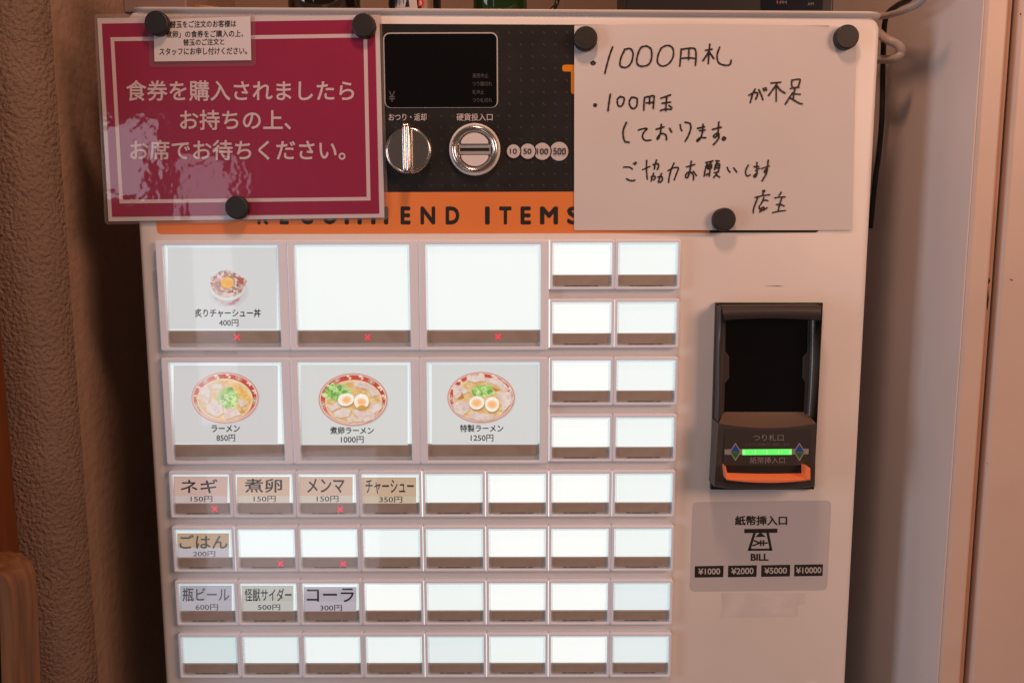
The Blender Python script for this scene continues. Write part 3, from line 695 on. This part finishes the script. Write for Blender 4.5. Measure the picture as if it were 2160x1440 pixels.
m.loops([A2, [(x, y + .0012, z + .0004) for x, y, z in A], [(x, y, z - .0012) for x, y, z in A], [(x, y, z + .0016) for x, y, z in B], [(x, y + .002, z) for x, y, z in B], B2], 0, False, closed=False)
for e in (0, -1): m.flat([A2[e], A[e], B[e], B2[e]], 0)
lowp = part(m, 'lower_housing', BZ, ac)
LYB = -.0244
m = MB(); m.px([(1529, 906), (1708, 906), (1704.5, 981), (1526, 981.5)], LYB, 0)
m.px([(1528.5, 947), (1706, 946), (1705.5, 957.5), (1528.5, 958.5)], LYB - EPS, 1)
for cxp in (1551.3, 1686.3):
    for s_, mi in ((-1, 3), (1, 4)):
        for e, mj, yo in ((12, 2, 2), (9.6, mi, 3)):
            yy = 952.6
            m.px([(cxp - e, yy + s_ * .5), (cxp + e, yy + s_ * .5), (cxp, yy + s_ * (e * 1.62))], LYB - EPS * yo, mj)
m.text('つり札口', (1588.5, 915.5, 1653, 929.5), LYB - EPS, 5, 0.002)
m.text('トビラは自動的に開閉します', (1574, 933.8, 1665, 940), LYB - EPS, 6, 0.002)
m.text('紙幣挿入口', (1582, 963.2, 1655.5, 976.8), LYB - EPS, 5, 0.002)
part(m, 'label_panel', [LABP, mat('grey_band', (0.30, 0.28, 0.27), 0.4), mat('pale_edge', (0.32, 0.30, 0.29), 0.4), mat('blue_mark', (0.02, 0.075, 0.36), 0.4), mat('green_mark', (0.03, 0.16, 0.04), 0.4),
                        mat('dull_lettering', (0.27, 0.24, 0.23), 0.4), mat('duller_lettering', (0.15, 0.135, 0.13), 0.4)], ac)
m = MB(); GL = mat('green_led', (0.1, 0.5, 0.1), 0.4, emit=(0.07, 0.86, 0.10), estr=1.15); GH = mat('green_led_hot', (0.3, 0.6, 0.3), 0.4, emit=(0.22, 0.95, 0.22), estr=1.15)
m.px([(1566, 947.5), (1670, 946.8), (1670, 958.5), (1566, 959.2)], LYB - EPS * 4, 0)
for a0, a1 in ((1567.5, 1572), (1592, 1595), (1616, 1619.5), (1641, 1644), (1664, 1668.5)): m.px([(a0, 949.5), (a1, 949.4), (a1, 957), (a0, 957.2)], LYB - EPS * 5, 1)
part(m, 'indicator_light', [GL, GH], ac)
m = MB(); m.px([(1533, 985), (1706, 984), (1706, 1001), (1533, 1001)], LYB - EPS, 0); part(m, 'bill_slot', mat('slot_dark', (0.004, 0.004, 0.004), 0.7), ac)
# orange mouth: tray floor with two upturned ears
ORP = mat('orange_plastic', (1.0, 0.27, 0.10), 0.4)
m = MB()
fr_ = []; bkx = []
for u_ in np.linspace(0, 1, 15):
    fr_.append((1533 + (1709.5 - 1533) * u_, 998 + 2 * (1 - (2 * u_ - 1) ** 2))); bkx.append((1533 + (1709.5 - 1533) * u_, 1012 + 6 * (1 - (2 * u_ - 1) ** 2)))
Tb = [at(x, y - 1.5, -.0246) for x, y in fr_]; Tf = [at(x, y + 11.5, -.036) for x, y in fr_]; Tl = [at(x, y, -.0355) for x, y in bkx]; Tk = [(x, -.0246, z) for x, _, z in Tl]
m.loops([Tb, Tf, Tl, Tk], 0, False, closed=False)
for e in (0, -1): m.flat([Tb[e], Tf[e], Tl[e], Tk[e]])
for xa, xb_ in ((1529.5, 1535.5), (1699, 1709.5)):
    ear = [(xa, 984), (xb_ if xa > 1600 else xa + 1.5, 984 if xa < 1600 else 987), (xb_, 1003), (xb_, 1012), (xa + (0 if xa > 1600 else 2.5), 1010)]
    m.prism(ear, -.0365, -.0246)
part(m, 'bill_mouth', ORP, ac, bevel=0.0006)

# ---- bill sticker and marks on the cabinet
STK = mat('sticker_film', (0.57, 0.55, 0.555), 0.4)
m = MB(); YS = FY - EPS
def rq(pts, r_, k=5):    # quad in pixels with rounded corners
    o = []
    for i in range(4):
        p = np.array(pts[i], float); a = np.array(pts[i - 1], float) - p; b = np.array(pts[(i + 1) % 4], float) - p; a /= np.linalg.norm(a); b /= np.linalg.norm(b)
        for t in np.linspace(0, 1, k):
            s_ = p + a * r_ * (1 - t) ** 2 + b * r_ * t ** 2; o.append(tuple(s_))
    return o
m.px(rq([(1461, 1058.5), (1754, 1054.5), (1744.5, 1244), (1454.5, 1247)], 12), YS, 0)
Y1 = YS - EPS
m.text('紙幣挿入口', (1550.5, 1087, 1660.5, 1107.5), Y1, 1, 0.03)
m.px([(1570, 1115), (1640, 1114.2), (1639.5, 1123), (1570, 1123.8)], Y1, 1)
for pl in ([(1589, 1123), (1594.5, 1123), (1583, 1160), (1577, 1161)], [(1616.5, 1123), (1622, 1123), (1629.5, 1160.5), (1624, 1160)], [(1577, 1161), (1580, 1156.5), (1628, 1156), (1629.5, 1160.7)]):
    m.px(pl, Y1, 1)
m.px([(1604, 1122), (1615.5, 1131.5), (1593, 1132)], Y1 - EPS, 1)
for pl in ([(1601, 1143), (1619.5, 1143), (1619.5, 1146), (1601, 1146)], [(1603.2, 1138.5), (1606.2, 1138.5), (1606.2, 1151), (1603.2, 1151)], [(1609, 1138.5), (1612, 1138.5), (1612, 1151), (1609, 1151)],
           [(1591, 1138), (1603, 1143), (1602, 1146), (1590, 1141)], [(1587, 1149), (1601, 1143.6), (1602, 1146.3), (1588, 1152)]):
    Y1 -= EPS * .3; m.px(pl, Y1 - EPS, 1)
Y1 = YS - EPS
m.text('BILL', (1583.5, 1167, 1621, 1182), Y1, 1, 0.035)
for s_, bx, tx in (('¥1000', (1465.7, 1192.8, 1526.5, 1217), (1473, 1198, 1519, 1211.5)), ('¥2000', (1536, 1191.8, 1596.5, 1216.3), (1542.5, 1197, 1589.5, 1210.8)),
                   ('¥5000', (1606, 1190.8, 1667, 1215.4), (1612.5, 1196.3, 1660, 1209.8)), ('¥10000', (1675.6, 1189.8, 1736, 1214.4), (1679, 1195.5, 1732.5, 1209))):
    m.px([(bx[0], bx[1] + .6), (bx[2], bx[1] - .6), (bx[2] - 1, bx[3] - .6), (bx[0] - .5, bx[3] + .4)], Y1, 1); m.text(s_, tx, Y1 - EPS, 2, 0.02, -1.0)
part(m, 'bill_sticker', [STK, BLACKL, mat('sticker_white', (0.58, 0.55, 0.54), 0.4)])
GLUE = mat('old_glue', (0.70, 0.66, 0.64), 0.55, var=0.08, vscale=40)
for pts in ([(1522, 1250), (1699, 1250), (1698, 1273), (1683, 1274), (1682, 1299), (1517, 1302), (1524, 1282)], [(321, 572), (331, 570), (333, 628), (324, 630)],
            [(352, 1078), (358, 1076), (362, 1210), (357, 1215)], [(430, 740), (500, 741), (500, 747), (430, 748)]):
    m = MB(); m.px(pts, YS, 0); part(m, 'tape_residue', GLUE)
m = MB(); m.px([(1612, 603), (1640, 602), (1655, 603.5), (1640, 604.2)], YS, 0); part(m, 'scuff_mark', mat('scuff', (0.25, 0.2, 0.17), 0.6))

c = at(1716, 1456, FY); m = MB()
m.lathe_y(c, [(.0092, FY), (.0092, FY - .003), (.008, FY - .004), (.0066, FY - .0036), (.006, FY - .0018)], 0, 32)
part(m, 'door_lock', CHROME)
# ------------------------------------------------------------------ notices
def surf_grid(mb, quad, Yf, nx, ny, m_=0):
    (a, b, c, d) = [np.array(p, float) for p in quad]; vs = []
    for j in range(ny + 1):
        for i in range(nx + 1):
            u_, v_ = i / nx, j / ny; p = a * (1 - u_) * (1 - v_) + b * u_ * (1 - v_) + c * u_ * v_ + d * (1 - u_) * v_
            vs.append(at(p[0], p[1], Yf(*p)))
    mb.add(vs, [[j * (nx + 1) + i, j * (nx + 1) + i + 1, (j + 1) * (nx + 1) + i + 1, (j + 1) * (nx + 1) + i] for j in range(ny) for i in range(nx)], m_, True)
# crimson laminated sign
def sy(x, y, k=0.0): return FY - .0030 - k + 0.0005 * math.sin(x / 95.0) * math.cos(y / 120.0) - .0003 * max(0, (300 - x) / 100) ** 2
CRIM = mat('crimson_print', (0.30, 0.013, 0.060), 0.42, coat=1.0, var=0.03, vscale=20, bump=0.35, bscale=26, bdist=0.0014)
SPAP = mat('laminated_paper', (0.64, 0.58, 0.60), 0.45, coat=1.0, bump=0.35, bscale=26, bdist=0.0014)
SLET = mat('laminated_lettering', (0.66, 0.53, 0.55), 0.45, coat=1.0, bump=0.35, bscale=26, bdist=0.0014)
FILM = glassy('laminate_film', (0.93, 0.91, 0.92), 0.22, (0.62, 0.56, 0.57), 0.06)
sg = thing('notice_sign', 'laminated crimson sign with pale Japanese lettering on the upper left of the machine', 'sign', at(510, 474, FY - .003))
m = MB()
m.px(rq([(198.5, 30), (805, 27.5), (819.5, 463), (221.5, 473.5)], 9), FY - .0026 + .0012, 0)
local(m, sg).build('film_edge', FILM, sg)
m = MB()
surf_grid(m, [(205, 39), (800, 32), (811, 459), (229, 467)], lambda x, y: sy(x, y), 24, 18, 1)
surf_grid(m, [(214.7, 50.3), (790.8, 41.7), (800, 450.7), (236.6, 457.6)], lambda x, y: sy(x, y, .00025), 24, 18, 0)
def qb(p, t):   # inset frame line as four strips
    out, inn = p, t
    for i in range(4):
        j = (i + 1) % 4; q2 = [out[i], out[j], inn[j], inn[i]]
        surf_grid(m, q2, lambda x, y: sy(x, y, .0005), 20, 1, 2)
qb([(232.8, 79.2), (774.4, 71.2), (781.7, 423), (251.9, 429.5)], [(241, 87.5), (766.5, 79.5), (773.5, 415.5), (259.5, 421.5)])
for s_, bx in (('食券を購入されましたら', (266, 169.5, 747, 213.5)), ('お持ちの上、', (379.5, 232, 614, 274.5)), ('お席でお待ちください。', (274.5, 295, 729, 338.5))):
    m.text(s_, bx, lambda x, y: sy(x, y, .0006), 2, 0.017, 0)
local(m, sg).build('printed_sheet', [CRIM, SPAP, SLET], sg)
# small white note
nt_ = thing('small_note', 'small white laminated note with four lines of print over the crimson sign', 'note', at(427, 139, FY - .006))
NY = FY - .0050
m = MB(); m.px(rq([(314, 36), (538, 28), (540, 139.5), (315, 142)], 7), NY + .0004, 0); local(m, nt_).build('film_edge', glassy('note_film', (0.95, 0.93, 0.94), 0.10, (0.6, 0.5, 0.52), 0.08), nt_)
m = MB(); m.px([(324, 42), (528, 34.7), (530, 127.4), (325.8, 130.2)], NY, 0)
for s_, bx in (('替玉をご注文のお客様は', (359, 44.5, 498, 59.5)), ('「煮卵」の食券をご購入の上、', (345, 65.5, 513, 80.5)), ('替玉のご注文と', (386.5, 83, 473, 97)), ('スタッフにお申し付けください。', (336, 101.5, 521, 117))):
    m.text(s_, bx, NY - EPS, 1, 0.016, -2.0)
local(m, nt_).build('printed_sheet', [mat('note_paper', (0.72, 0.69, 0.70), 0.4, coat=0.6), BLACKL], nt_)
# handwritten sheet
def py_(x, y, k=0.0):
    u_ = (x - 1211) / 596; v_ = (y - 54) / 432
    return FY - .0016 - k - .0045 * math.sin(math.pi * min(max(u_, 0), 1)) * (1 - min(max(v_, 0), 1)) ** 2 - .0025 * max(0, v_ - .75) * 4 * (1 - abs(2 * u_ - 1)) * .6 - .0012 * math.sin(u_ * 9 + v_ * 4) * .6
m = MB()
top_c = lambda x: 54 - 3.5 * math.sin(math.pi * (x - 1211) / 596)
nx, ny = 28, 20; vs = []
for j in range(ny + 1):
    for i in range(nx + 1):
        u_, v_ = i / nx, j / ny; xt = 1211.5 + 595.5 * u_; xb = 1211 + 586.5 * u_; yt = 54 + 4 * u_ - 4.5 * math.sin(math.pi * u_); yb = 485.5 + 0 * u_
        x = xt + (xb - xt) * v_; y = yt + (yb - yt) * v_; vs.append(at(x, y, py_(x, y)))
m.add(vs, [[j * (nx + 1) + i, j * (nx + 1) + i + 1, (j + 1) * (nx + 1) + i + 1, (j + 1) * (nx + 1) + i] for j in range(ny) for i in range(nx)], 0, True)
INK = []
def ink(ox, oy, k, strokes):
    for s_ in strokes: INK.append([(ox + x / k, oy + y / k) for x, y in s_])
ink(1230, 80, 6.545, [[(138, 325), (165, 350), (138, 368), (110, 350), (138, 325), (150, 340)], [(408, 125), (365, 245), (330, 370), (300, 492)],
    [(570, 160), (650, 150), (690, 215), (670, 330), (620, 395), (560, 410), (510, 375), (525, 270), (570, 175)], [(880, 112), (800, 135), (750, 250), (745, 350), (800, 392), (900, 370), (945, 280), (940, 160), (880, 112)],
    [(1080, 140), (1035, 240), (1030, 345), (1100, 392), (1190, 350), (1245, 250), (1235, 140), (1160, 106), (1080, 140)],
    [(1355, 155), (1345, 280), (1335, 390)], [(1360, 160), (1460, 145), (1545, 155), (1560, 260), (1550, 380)], [(1462, 150), (1460, 230), (1455, 300)], [(1345, 285), (1450, 278), (1555, 285)],
    [(1690, 172), (1780, 158)], [(1750, 90), (1740, 200), (1728, 355)], [(1735, 190), (1700, 250), (1655, 315)], [(1745, 200), (1805, 288)], [(1885, 130), (1850, 240), (1870, 340), (1950, 378), (2025, 370), (2045, 310)]])
ink(1240, 180, 10.8, [[(150, 430), (185, 435), (185, 470), (150, 475), (145, 440), (170, 455)], [(512, 205), (485, 380), (460, 580)],
    [(740, 255), (675, 320), (680, 440), (740, 485), (800, 430), (830, 310), (790, 270), (730, 275)], [(1000, 275), (950, 350), (955, 460), (1030, 535), (1105, 480), (1125, 370), (1110, 295), (1000, 270)],
    [(1295, 275), (1280, 400), (1275, 565)], [(1300, 275), (1400, 255), (1505, 245), (1500, 380), (1490, 525)], [(1410, 265), (1405, 425)], [(1330, 405), (1505, 390)],
    [(1665, 295), (1885, 220)], [(1800, 260), (1785, 400), (1775, 580)], [(1690, 412), (1885, 385)], [(1655, 580), (1740, 548), (1900, 548)], [(1850, 460), (1915, 510)]])
ink(1560, 150, 13.5, [[(270, 690), (400, 620), (500, 620), (515, 680), (460, 800)], [(445, 515), (380, 640), (305, 900)], [(550, 535), (620, 680), (665, 815)], [(675, 495), (710, 565)], [(740, 475), (770, 545)],
    [(895, 345), (1020, 335), (1170, 320)], [(1075, 350), (970, 500), (825, 700)], [(1045, 440), (1045, 860)], [(1080, 430), (1160, 540), (1295, 630)],
    [(1490, 260), (1485, 380), (1500, 460)], [(1490, 265), (1620, 240), (1725, 245), (1700, 360), (1670, 460)], [(1455, 500), (1580, 470), (1690, 465)], [(1580, 500), (1550, 640), (1530, 790)], [(1550, 650), (1730, 665)], [(1515, 620), (1420, 760), (1305, 945)], [(1440, 765), (1600, 860), (1720, 925), (1785, 935)]])
ink(1300, 245, 8.31, [[(178, 110), (130, 220), (120, 330), (150, 440), (225, 460)], [(390, 245), (460, 225), (540, 220), (480, 290), (460, 370), (510, 425), (605, 422)],
    [(700, 232), (835, 190)], [(790, 145), (775, 290), (740, 390), (715, 400), (740, 350), (800, 305), (870, 335), (880, 415)], [(935, 215), (970, 280)], [(1120, 150), (1130, 220), (1150, 255)], [(1205, 108), (1290, 130), (1305, 220), (1265, 340), (1208, 440)],
    [(1425, 215), (1545, 190)], [(1460, 255), (1555, 245)], [(1522, 145), (1510, 280), (1480, 380), (1430, 440), (1415, 425), (1470, 380), (1570, 382)],
    [(1685, 235), (1840, 195)], [(1798, 105), (1790, 220), (1775, 330), (1730, 375), (1705, 350), (1740, 315), (1790, 300), (1800, 370), (1760, 440), (1702, 500)], [(1885, 365), (1915, 385), (1890, 420), (1860, 400), (1885, 365)]])
ink(1300, 325, 12.0, [[(185, 330), (290, 330), (370, 350), (405, 385)], [(435, 240), (475, 265)], [(480, 205), (510, 230)], [(260, 625), (340, 665), (430, 675), (470, 655)],
    [(665, 395), (850, 315)], [(770, 160), (765, 400), (785, 635)], [(930, 270), (1055, 245), (1070, 320), (1040, 390)], [(1020, 150), (985, 260), (965, 380)],
    [(880, 580), (975, 560), (985, 610), (945, 655)], [(945, 485), (910, 580), (885, 685)], [(1055, 580), (1150, 570), (1165, 650), (1110, 720)], [(1145, 490), (1100, 600), (1065, 710)],
    [(1310, 425), (1420, 360), (1570, 345), (1530, 480), (1465, 655)], [(1465, 225), (1390, 400), (1340, 580), (1325, 720)],
    [(1780, 325), (1880, 295), (1985, 262)], [(1900, 180), (1870, 400), (1820, 570), (1770, 600), (1755, 540), (1810, 465), (1890, 460), (1950, 530), (1955, 650)], [(1950, 435), (2030, 545)]])
ink(1470, 325, 12.706, [[(240, 225), (340, 205), (430, 180)], [(280, 230), (230, 400), (195, 590)], [(390, 225), (300, 300)], [(395, 280), (390, 370), (300, 400), (290, 330), (390, 300)], [(300, 360), (385, 345)], [(355, 400), (345, 500), (330, 595)], [(250, 570), (300, 520)],
    [(505, 180), (600, 185)], [(560, 195), (500, 300), (475, 420)], [(520, 260), (600, 260), (610, 330), (580, 440), (570, 480)], [(510, 330), (570, 300)], [(490, 380), (570, 370)], [(465, 500), (580, 480)], [(540, 480), (520, 540), (450, 630)], [(530, 560), (610, 620)],
    [(815, 355), (840, 430), (890, 490)], [(990, 370), (1030, 430), (1070, 485)], [(1380, 295), (1320, 410), (1310, 530), (1360, 590), (1430, 555)],
    [(1535, 338), (1660, 335)], [(1575, 440), (1680, 385)], [(1612, 225), (1605, 360), (1615, 490), (1590, 590), (1540, 620), (1530, 580), (1590, 520), (1625, 490)],
    [(1735, 390), (1940, 318)], [(1915, 165), (1895, 330), (1880, 440), (1830, 495), (1810, 470), (1850, 410), (1880, 400), (1870, 510), (1820, 600), (1750, 720)]])
ink(1570, 390, 19.64, [[(770, 230), (775, 420)], [(790, 250), (850, 235), (820, 290)], [(455, 520), (600, 480), (800, 440), (1050, 405)], [(565, 510), (450, 800), (385, 1000), (375, 1150)], [(815, 520), (760, 660), (680, 820)], [(790, 660), (880, 630), (975, 655)],
    [(625, 870), (625, 960), (660, 1020), (740, 940), (820, 930), (790, 1010), (700, 1060)], [(640, 1110), (800, 1040), (950, 945)],
    [(1525, 305), (1500, 370), (1440, 425)], [(1270, 540), (1450, 505), (1690, 500)], [(1560, 520), (1480, 780), (1400, 1090)], [(1340, 815), (1500, 810), (1650, 870)], [(1175, 1150), (1400, 1100), (1700, 1060)]])
for k_, s_ in enumerate(INK): m.stroke(s_, 3.5 if s_[0][1] < 330 else 3.1, lambda x, y: py_(x, y, .0004 + (k_ % 4) * .00008), 1)
tag(m.build('handwritten_sheet', [PAPER, MARKER]), 'white paper sheet handwritten in black marker on the upper right of the machine', 'paper notice')
# magnets
def magnet_mesh():
    q = MB(); R_ = .0119; q.lathe_y((0, 0, 0), [(R_, .0), (R_, -.0055), (R_ - .0003, -.0066), (R_ - .0011, -.0073), (R_ - .0014, -.0074)], 0, 48); return q
me0 = None
for px_, py0, yb, lab in ((330, 49, NY, 'round black magnet over the corner of the small white note'), (767, 54, None, 'round black magnet at the upper right corner of the crimson sign'),
                          (499, 438, None, 'round black magnet at the bottom edge of the crimson sign'), (1235.5, 81, 0, 'round black magnet at the upper left corner of the handwritten sheet'),
                          (1787, 78, 0, 'round black magnet at the upper right corner of the handwritten sheet'), (1528, 463, 0, 'round black magnet at the bottom edge of the handwritten sheet')):
    Y = NY - .0004 if yb == NY else (sy(px_, py0, .0008) if yb is None else py_(px_, py0, .0012))
    p = at(px_, py0, Y - .006)
    if me0 is None:
        o = magnet_mesh().build('magnet', RUBBER); me0 = o
    else:
        o = me0.copy(); COL.objects.link(o)
    o.location = (p[0], Y, p[2]); tag(o, lab, 'magnet', 'black magnets holding the notices')

# ------------------------------------------------------------------ tray on the machine and what stands on it
TY = .0042
tl = at(262, 18.5, TY); tr = at(1874, 28.5, TY); th = .0036
ang = math.atan2(tr[2] - tl[2], tr[0] - tl[0])
tray = thing('plastic_tray', 'flat white plastic tray lying on top of the machine', 'tray', ((tl[0] + tr[0]) / 2, .12, (tl[2] + tr[2]) / 2))
tray.rotation_euler = (0, -ang, 0)
hw = math.hypot(tr[0] - tl[0], tr[2] - tl[2]) / 2
def hloop(d, z):   # rounded rectangle in the horizontal plane, local
    return [(x, y_, z) for x, _, y_ in rrect(-hw + d, TY - .12 + d, hw - d, .18 - d, .02, 0, 6)]
WT = mat('tray_plastic', (0.62, 0.58, 0.55), 0.35, var=0.04, vscale=12)
m = MB(); m.loops([hloop(.012, -th * .9), hloop(.004, -th * .9), hloop(.0015, -th * .3), hloop(0, th * .35), hloop(.0006, th * .55), hloop(.003, th * .5), hloop(.006, 0.0), hloop(.02, -.001)], 0, True, cap0=True, cap1=True)
m.build('pan', WT, tray, bevel=0)
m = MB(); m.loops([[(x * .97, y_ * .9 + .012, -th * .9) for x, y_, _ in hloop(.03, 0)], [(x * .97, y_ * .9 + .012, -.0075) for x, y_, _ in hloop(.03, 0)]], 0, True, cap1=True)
m.build('shade_rim', mat('tray_shadow_rim', (0.16, 0.15, 0.13), 0.6), tray)  # dark band standing in for the shade in the gap below the tray
def tz(x): return tray.location[2] + math.tan(ang) * (x - tray.location[0]) + .0002
GB = mat('dark_bottle_glass', (0.010, 0.007, 0.005), 0.06, coat=0.5)
def base(px_, Y): x = at(px_, 5, Y)[0]; return (x, Y, tz(x))
def halfw(pa, pb, Y): return (at(pb, 5, Y)[0] - at(pa, 5, Y)[0]) / 2
Yb = .06
b = base(684.5, Yb); r_ = halfw(610, 759, Yb)
bt = thing('glass_bottle', 'large dark glass bottle on the tray above the crimson sign', 'bottle', b)
m = MB(); m.lathe_z((0, 0, 0), [(r_ * .9, 0), (r_, .004), (r_, .16), (r_ * .9, .19), (r_ * .45, .225), (r_ * .34, .25), (r_ * .34, .30)], 0, 40); m.build('body', GB, bt)
m = MB(); m.lathe_z((0, 0, 0), [(r_ * .38, .285), (r_ * .38, .31)]); m.build('cap', mat('bottle_cap', (0.3, 0.25, 0.1), 0.4, 0.6), bt)
b = base(875, .05); r_ = halfw(820, 930, .05)
cn = thing('drink_can', 'black can with pale brush marks and a red disc beside the dark bottle', 'can', b)
m = MB(); m.lathe_z((0, 0, 0), [(r_ * .88, 0), (r_, .003), (r_, .112), (r_ * .86, .12)], 0, 40); m.build('body', mat('can_black', (0.012, 0.012, 0.013), 0.25, coat=0.3), cn)
def oncyl(q, xa, xb, za, zb, mi, e=.0002, n=6, sk=0.0):
    A = []; B = []
    for i in range(n + 1):
        x = xa + (xb - xa) * i / n; yy = -math.sqrt(max(1e-9, (r_ + e) ** 2 - x * x)); A.append((x, yy, za)); x2 = min(max(x + sk, -r_ * .98), r_ * .98); B.append((x2, -math.sqrt(max(1e-9, (r_ + e) ** 2 - x2 * x2)), zb))
    q.loops([A, B], mi, closed=False)
m = MB(); oncyl(m, -.019, -.008, .0035, .03, 0, sk=.006); oncyl(m, -.010, .002, .0035, .008, 0); oncyl(m, -.002, .006, .006, .045, 0, sk=-.004)
m.build('brush_mark', mat('can_pale', (0.5, 0.48, 0.47), 0.4), cn)
q = MB()
cxm = at(887, 6, .05 - r_)[0] - b[0]; czm = at(887, 6, .05 - r_)[2] - b[2]; rd = halfw(880, 894.5, .05) * 1.0
q.flat([(cxm + rd * math.cos(t), -math.sqrt(r_ ** 2 - cxm ** 2) - .0006, czm + rd * math.sin(t)) for t in np.linspace(0, 2 * math.pi, 24, endpoint=False)], 0)
vs5, fs5 = glyphs('5', 0.02); vs5 = (vs5 - (vs5.min(0) + vs5.max(0)) / 2) * rd * 1.5
q.add([(cxm + x, -math.sqrt(r_ ** 2 - cxm ** 2) - .0008, czm + z) for x, z in vs5], fs5, 1)
q.build('red_disc', [mat('disc_red', (0.55, 0.02, 0.02), 0.4), mat('disc_numeral', (0.7, 0.66, 0.64), 0.4)], cn)
m = MB(); oncyl(m, .010, .021, .0035, .08, 0, n=4); m.build('side_band', mat('can_band', (0.16, 0.09, 0.06), 0.35), cn)
b = base(1055, .06); r_ = halfw(998, 1111, .06)
gb = thing('glass_bottle', 'green glass bottle on the tray between the can and the radio', 'bottle', b)
GG = bpy.data.materials.new('green_bottle_glass'); GG.use_nodes = True; pp_ = GG.node_tree.nodes['Principled BSDF']
pp_.inputs['Base Color'].default_value = (0.02, 0.06, 0.012, 1); pp_.inputs['Roughness'].default_value = 0.08; pp_.inputs['Transmission Weight'].default_value = 0.35
m = MB(); m.lathe_z((0, 0, 0), [(r_ * .9, 0), (r_, .004), (r_, .14), (r_ * .85, .165), (r_ * .42, .20), (r_ * .36, .26)], 0, 40); m.build('body', GG, gb)
m = MB(); m.lathe_z((0, 0, 0), [(r_ * .4, .25), (r_ * .4, .27)]); m.build('cap', mat('crown_cap', (0.3, 0.3, 0.28), 0.4, 0.5), gb)
b = base(1150, .03); m = MB()
sp = [(-.006, 0, .002), (0.004, 0, .004), (.010, 0, .010), (.013, 0, .018), (.015, 0, .030)]
for i in range(4): m.tube([sp[i], sp[i + 1]], .004 - .0008 * i, 0, 10)
o = m.build('curved_ornament', mat('black_ornament', (0.008, 0.008, 0.008), 0.4)); o.location = b
tag(o, 'thin black curved point rising from the tray beside the green bottle', 'ornament')
b = base(1530, .03); hwid = halfw(1311, 1749, .01)
rd_ = thing('portable_radio', 'black radio with FM and AM markings at the right end of the tray', 'radio', b)
m = MB(); m.box((-hwid, -.02, 0.0), (hwid, .06, .15), 0); m.build('case', mat('radio_black', (0.010, 0.009, 0.009), 0.4, var=0.1, vscale=40), rd_, bevel=0.003)
m = MB(); xa = at(1606, 8, .0095)[0] - b[0]; xb = at(1735, 8, .0095)[0] - b[0]
m.box((xa, -.0210, .004), (xb, -.0202, .06), 0)
def rt(s_, bx, mi):
    q = MB(); q.text(s_, bx, .0086, 0, 0.004); m.add([(x - b[0], y - b[1], z - b[2]) for x, y, z in q.v], q.f, mi)
rt('FM', (1645, 2.5, 1659, 9), 1); rt('AM', (1703.5, 5.5, 1716.5, 12), 1)
q = MB(); q.px([(1638.5, 2), (1641, 2), (1641, 8), (1638.5, 8)], .0086); m.add([(x - b[0], y - b[1], z - b[2]) for x, y, z in q.v], q.f, 2)
m.build('dial_panel', [mat('dial_navy', (0.006, 0.008, 0.018), 0.2), mat('dial_lettering', (0.20, 0.18, 0.17), 0.5), mat('dial_red', (0.5, 0.04, 0.02), 0.5)], rd_)
b = base(343, .04); m = MB(); wv = halfw(276, 408, .03); m.box((-wv, -.02, 0), (wv, .04, .06))
o = m.build('paper_carton', mat('pink_carton', (0.24, 0.16, 0.14), 0.5), bevel=0.002); o.location = b; tag(o, 'pale pink carton at the left end of the tray', 'carton')
b = base(448, .04); m = MB(); m.tube([(-.02, 0, .005), (.02, 0, .004)], .004); m.tube([(-.022, 0.002, .0125), (.012, 0, .008)], .003)
o = m.build('wooden_pick', mat('pick_wood', (0.48, 0.25, 0.13), 0.5)); o.location = b; tag(o, 'small orange brown wooden sticks lying on the tray beside the pink carton', 'sticks')

# ------------------------------------------------------------------ cables
def spline(P, n=10):
    P = [np.array(p, float) for p in P]; E = [2 * P[0] - P[1]] + P + [2 * P[-1] - P[-2]]; Q = []
    for i in range(1, len(E) - 2):
        for t in np.linspace(0, 1, n, endpoint=False):
            a, b, c, d = E[i - 1], E[i], E[i + 1], E[i + 2]; Q.append(0.5 * (2 * b + (c - a) * t + (2 * a - 5 * b + 4 * c - d) * t * t + (3 * b - a - 3 * c + d) * t ** 3))
    return Q + [P[-1]]
WC = mat('white_cable', (0.55, 0.47, 0.43), 0.4); BC = mat('black_cable', (0.012, 0.012, 0.012), 0.45)
m = MB(); m.tube(spline([at(1850, 66, .10), at(1868, 82, .06), at(1895, 96, .05), at(1901, 112, .05), at(1888, 124, .055), at(1850, 126, .10)]), .0045, 0)
tag(m.build('white_cable', WC), 'thick white cable looping out beside the upper corner of the machine', 'cable')
m = MB(); m.tube(spline([at(1840, 36, .12), at(1872, 33, .075), at(1915, 19, .03), at(1945, 2, .0), at(1975, -40, -.03)]), .0035, 0)
tag(m.build('white_cable', WC), 'thin white cable rising from the right end of the tray', 'cable')
m = MB(); m.tube(spline([at(1945, -30, .0), at(1920, -2, .03), at(1890, 14, .07), at(1868, 40, .10), at(1863, 120, .11), at(1860, 250, .11), at(1853, 330, .11), at(1846, 380, .115), at(1836, 480, .13)]), .0030, 0)
tag(m.build('black_cable', BC), 'thin black cable hanging down behind the right edge of the machine', 'cable')
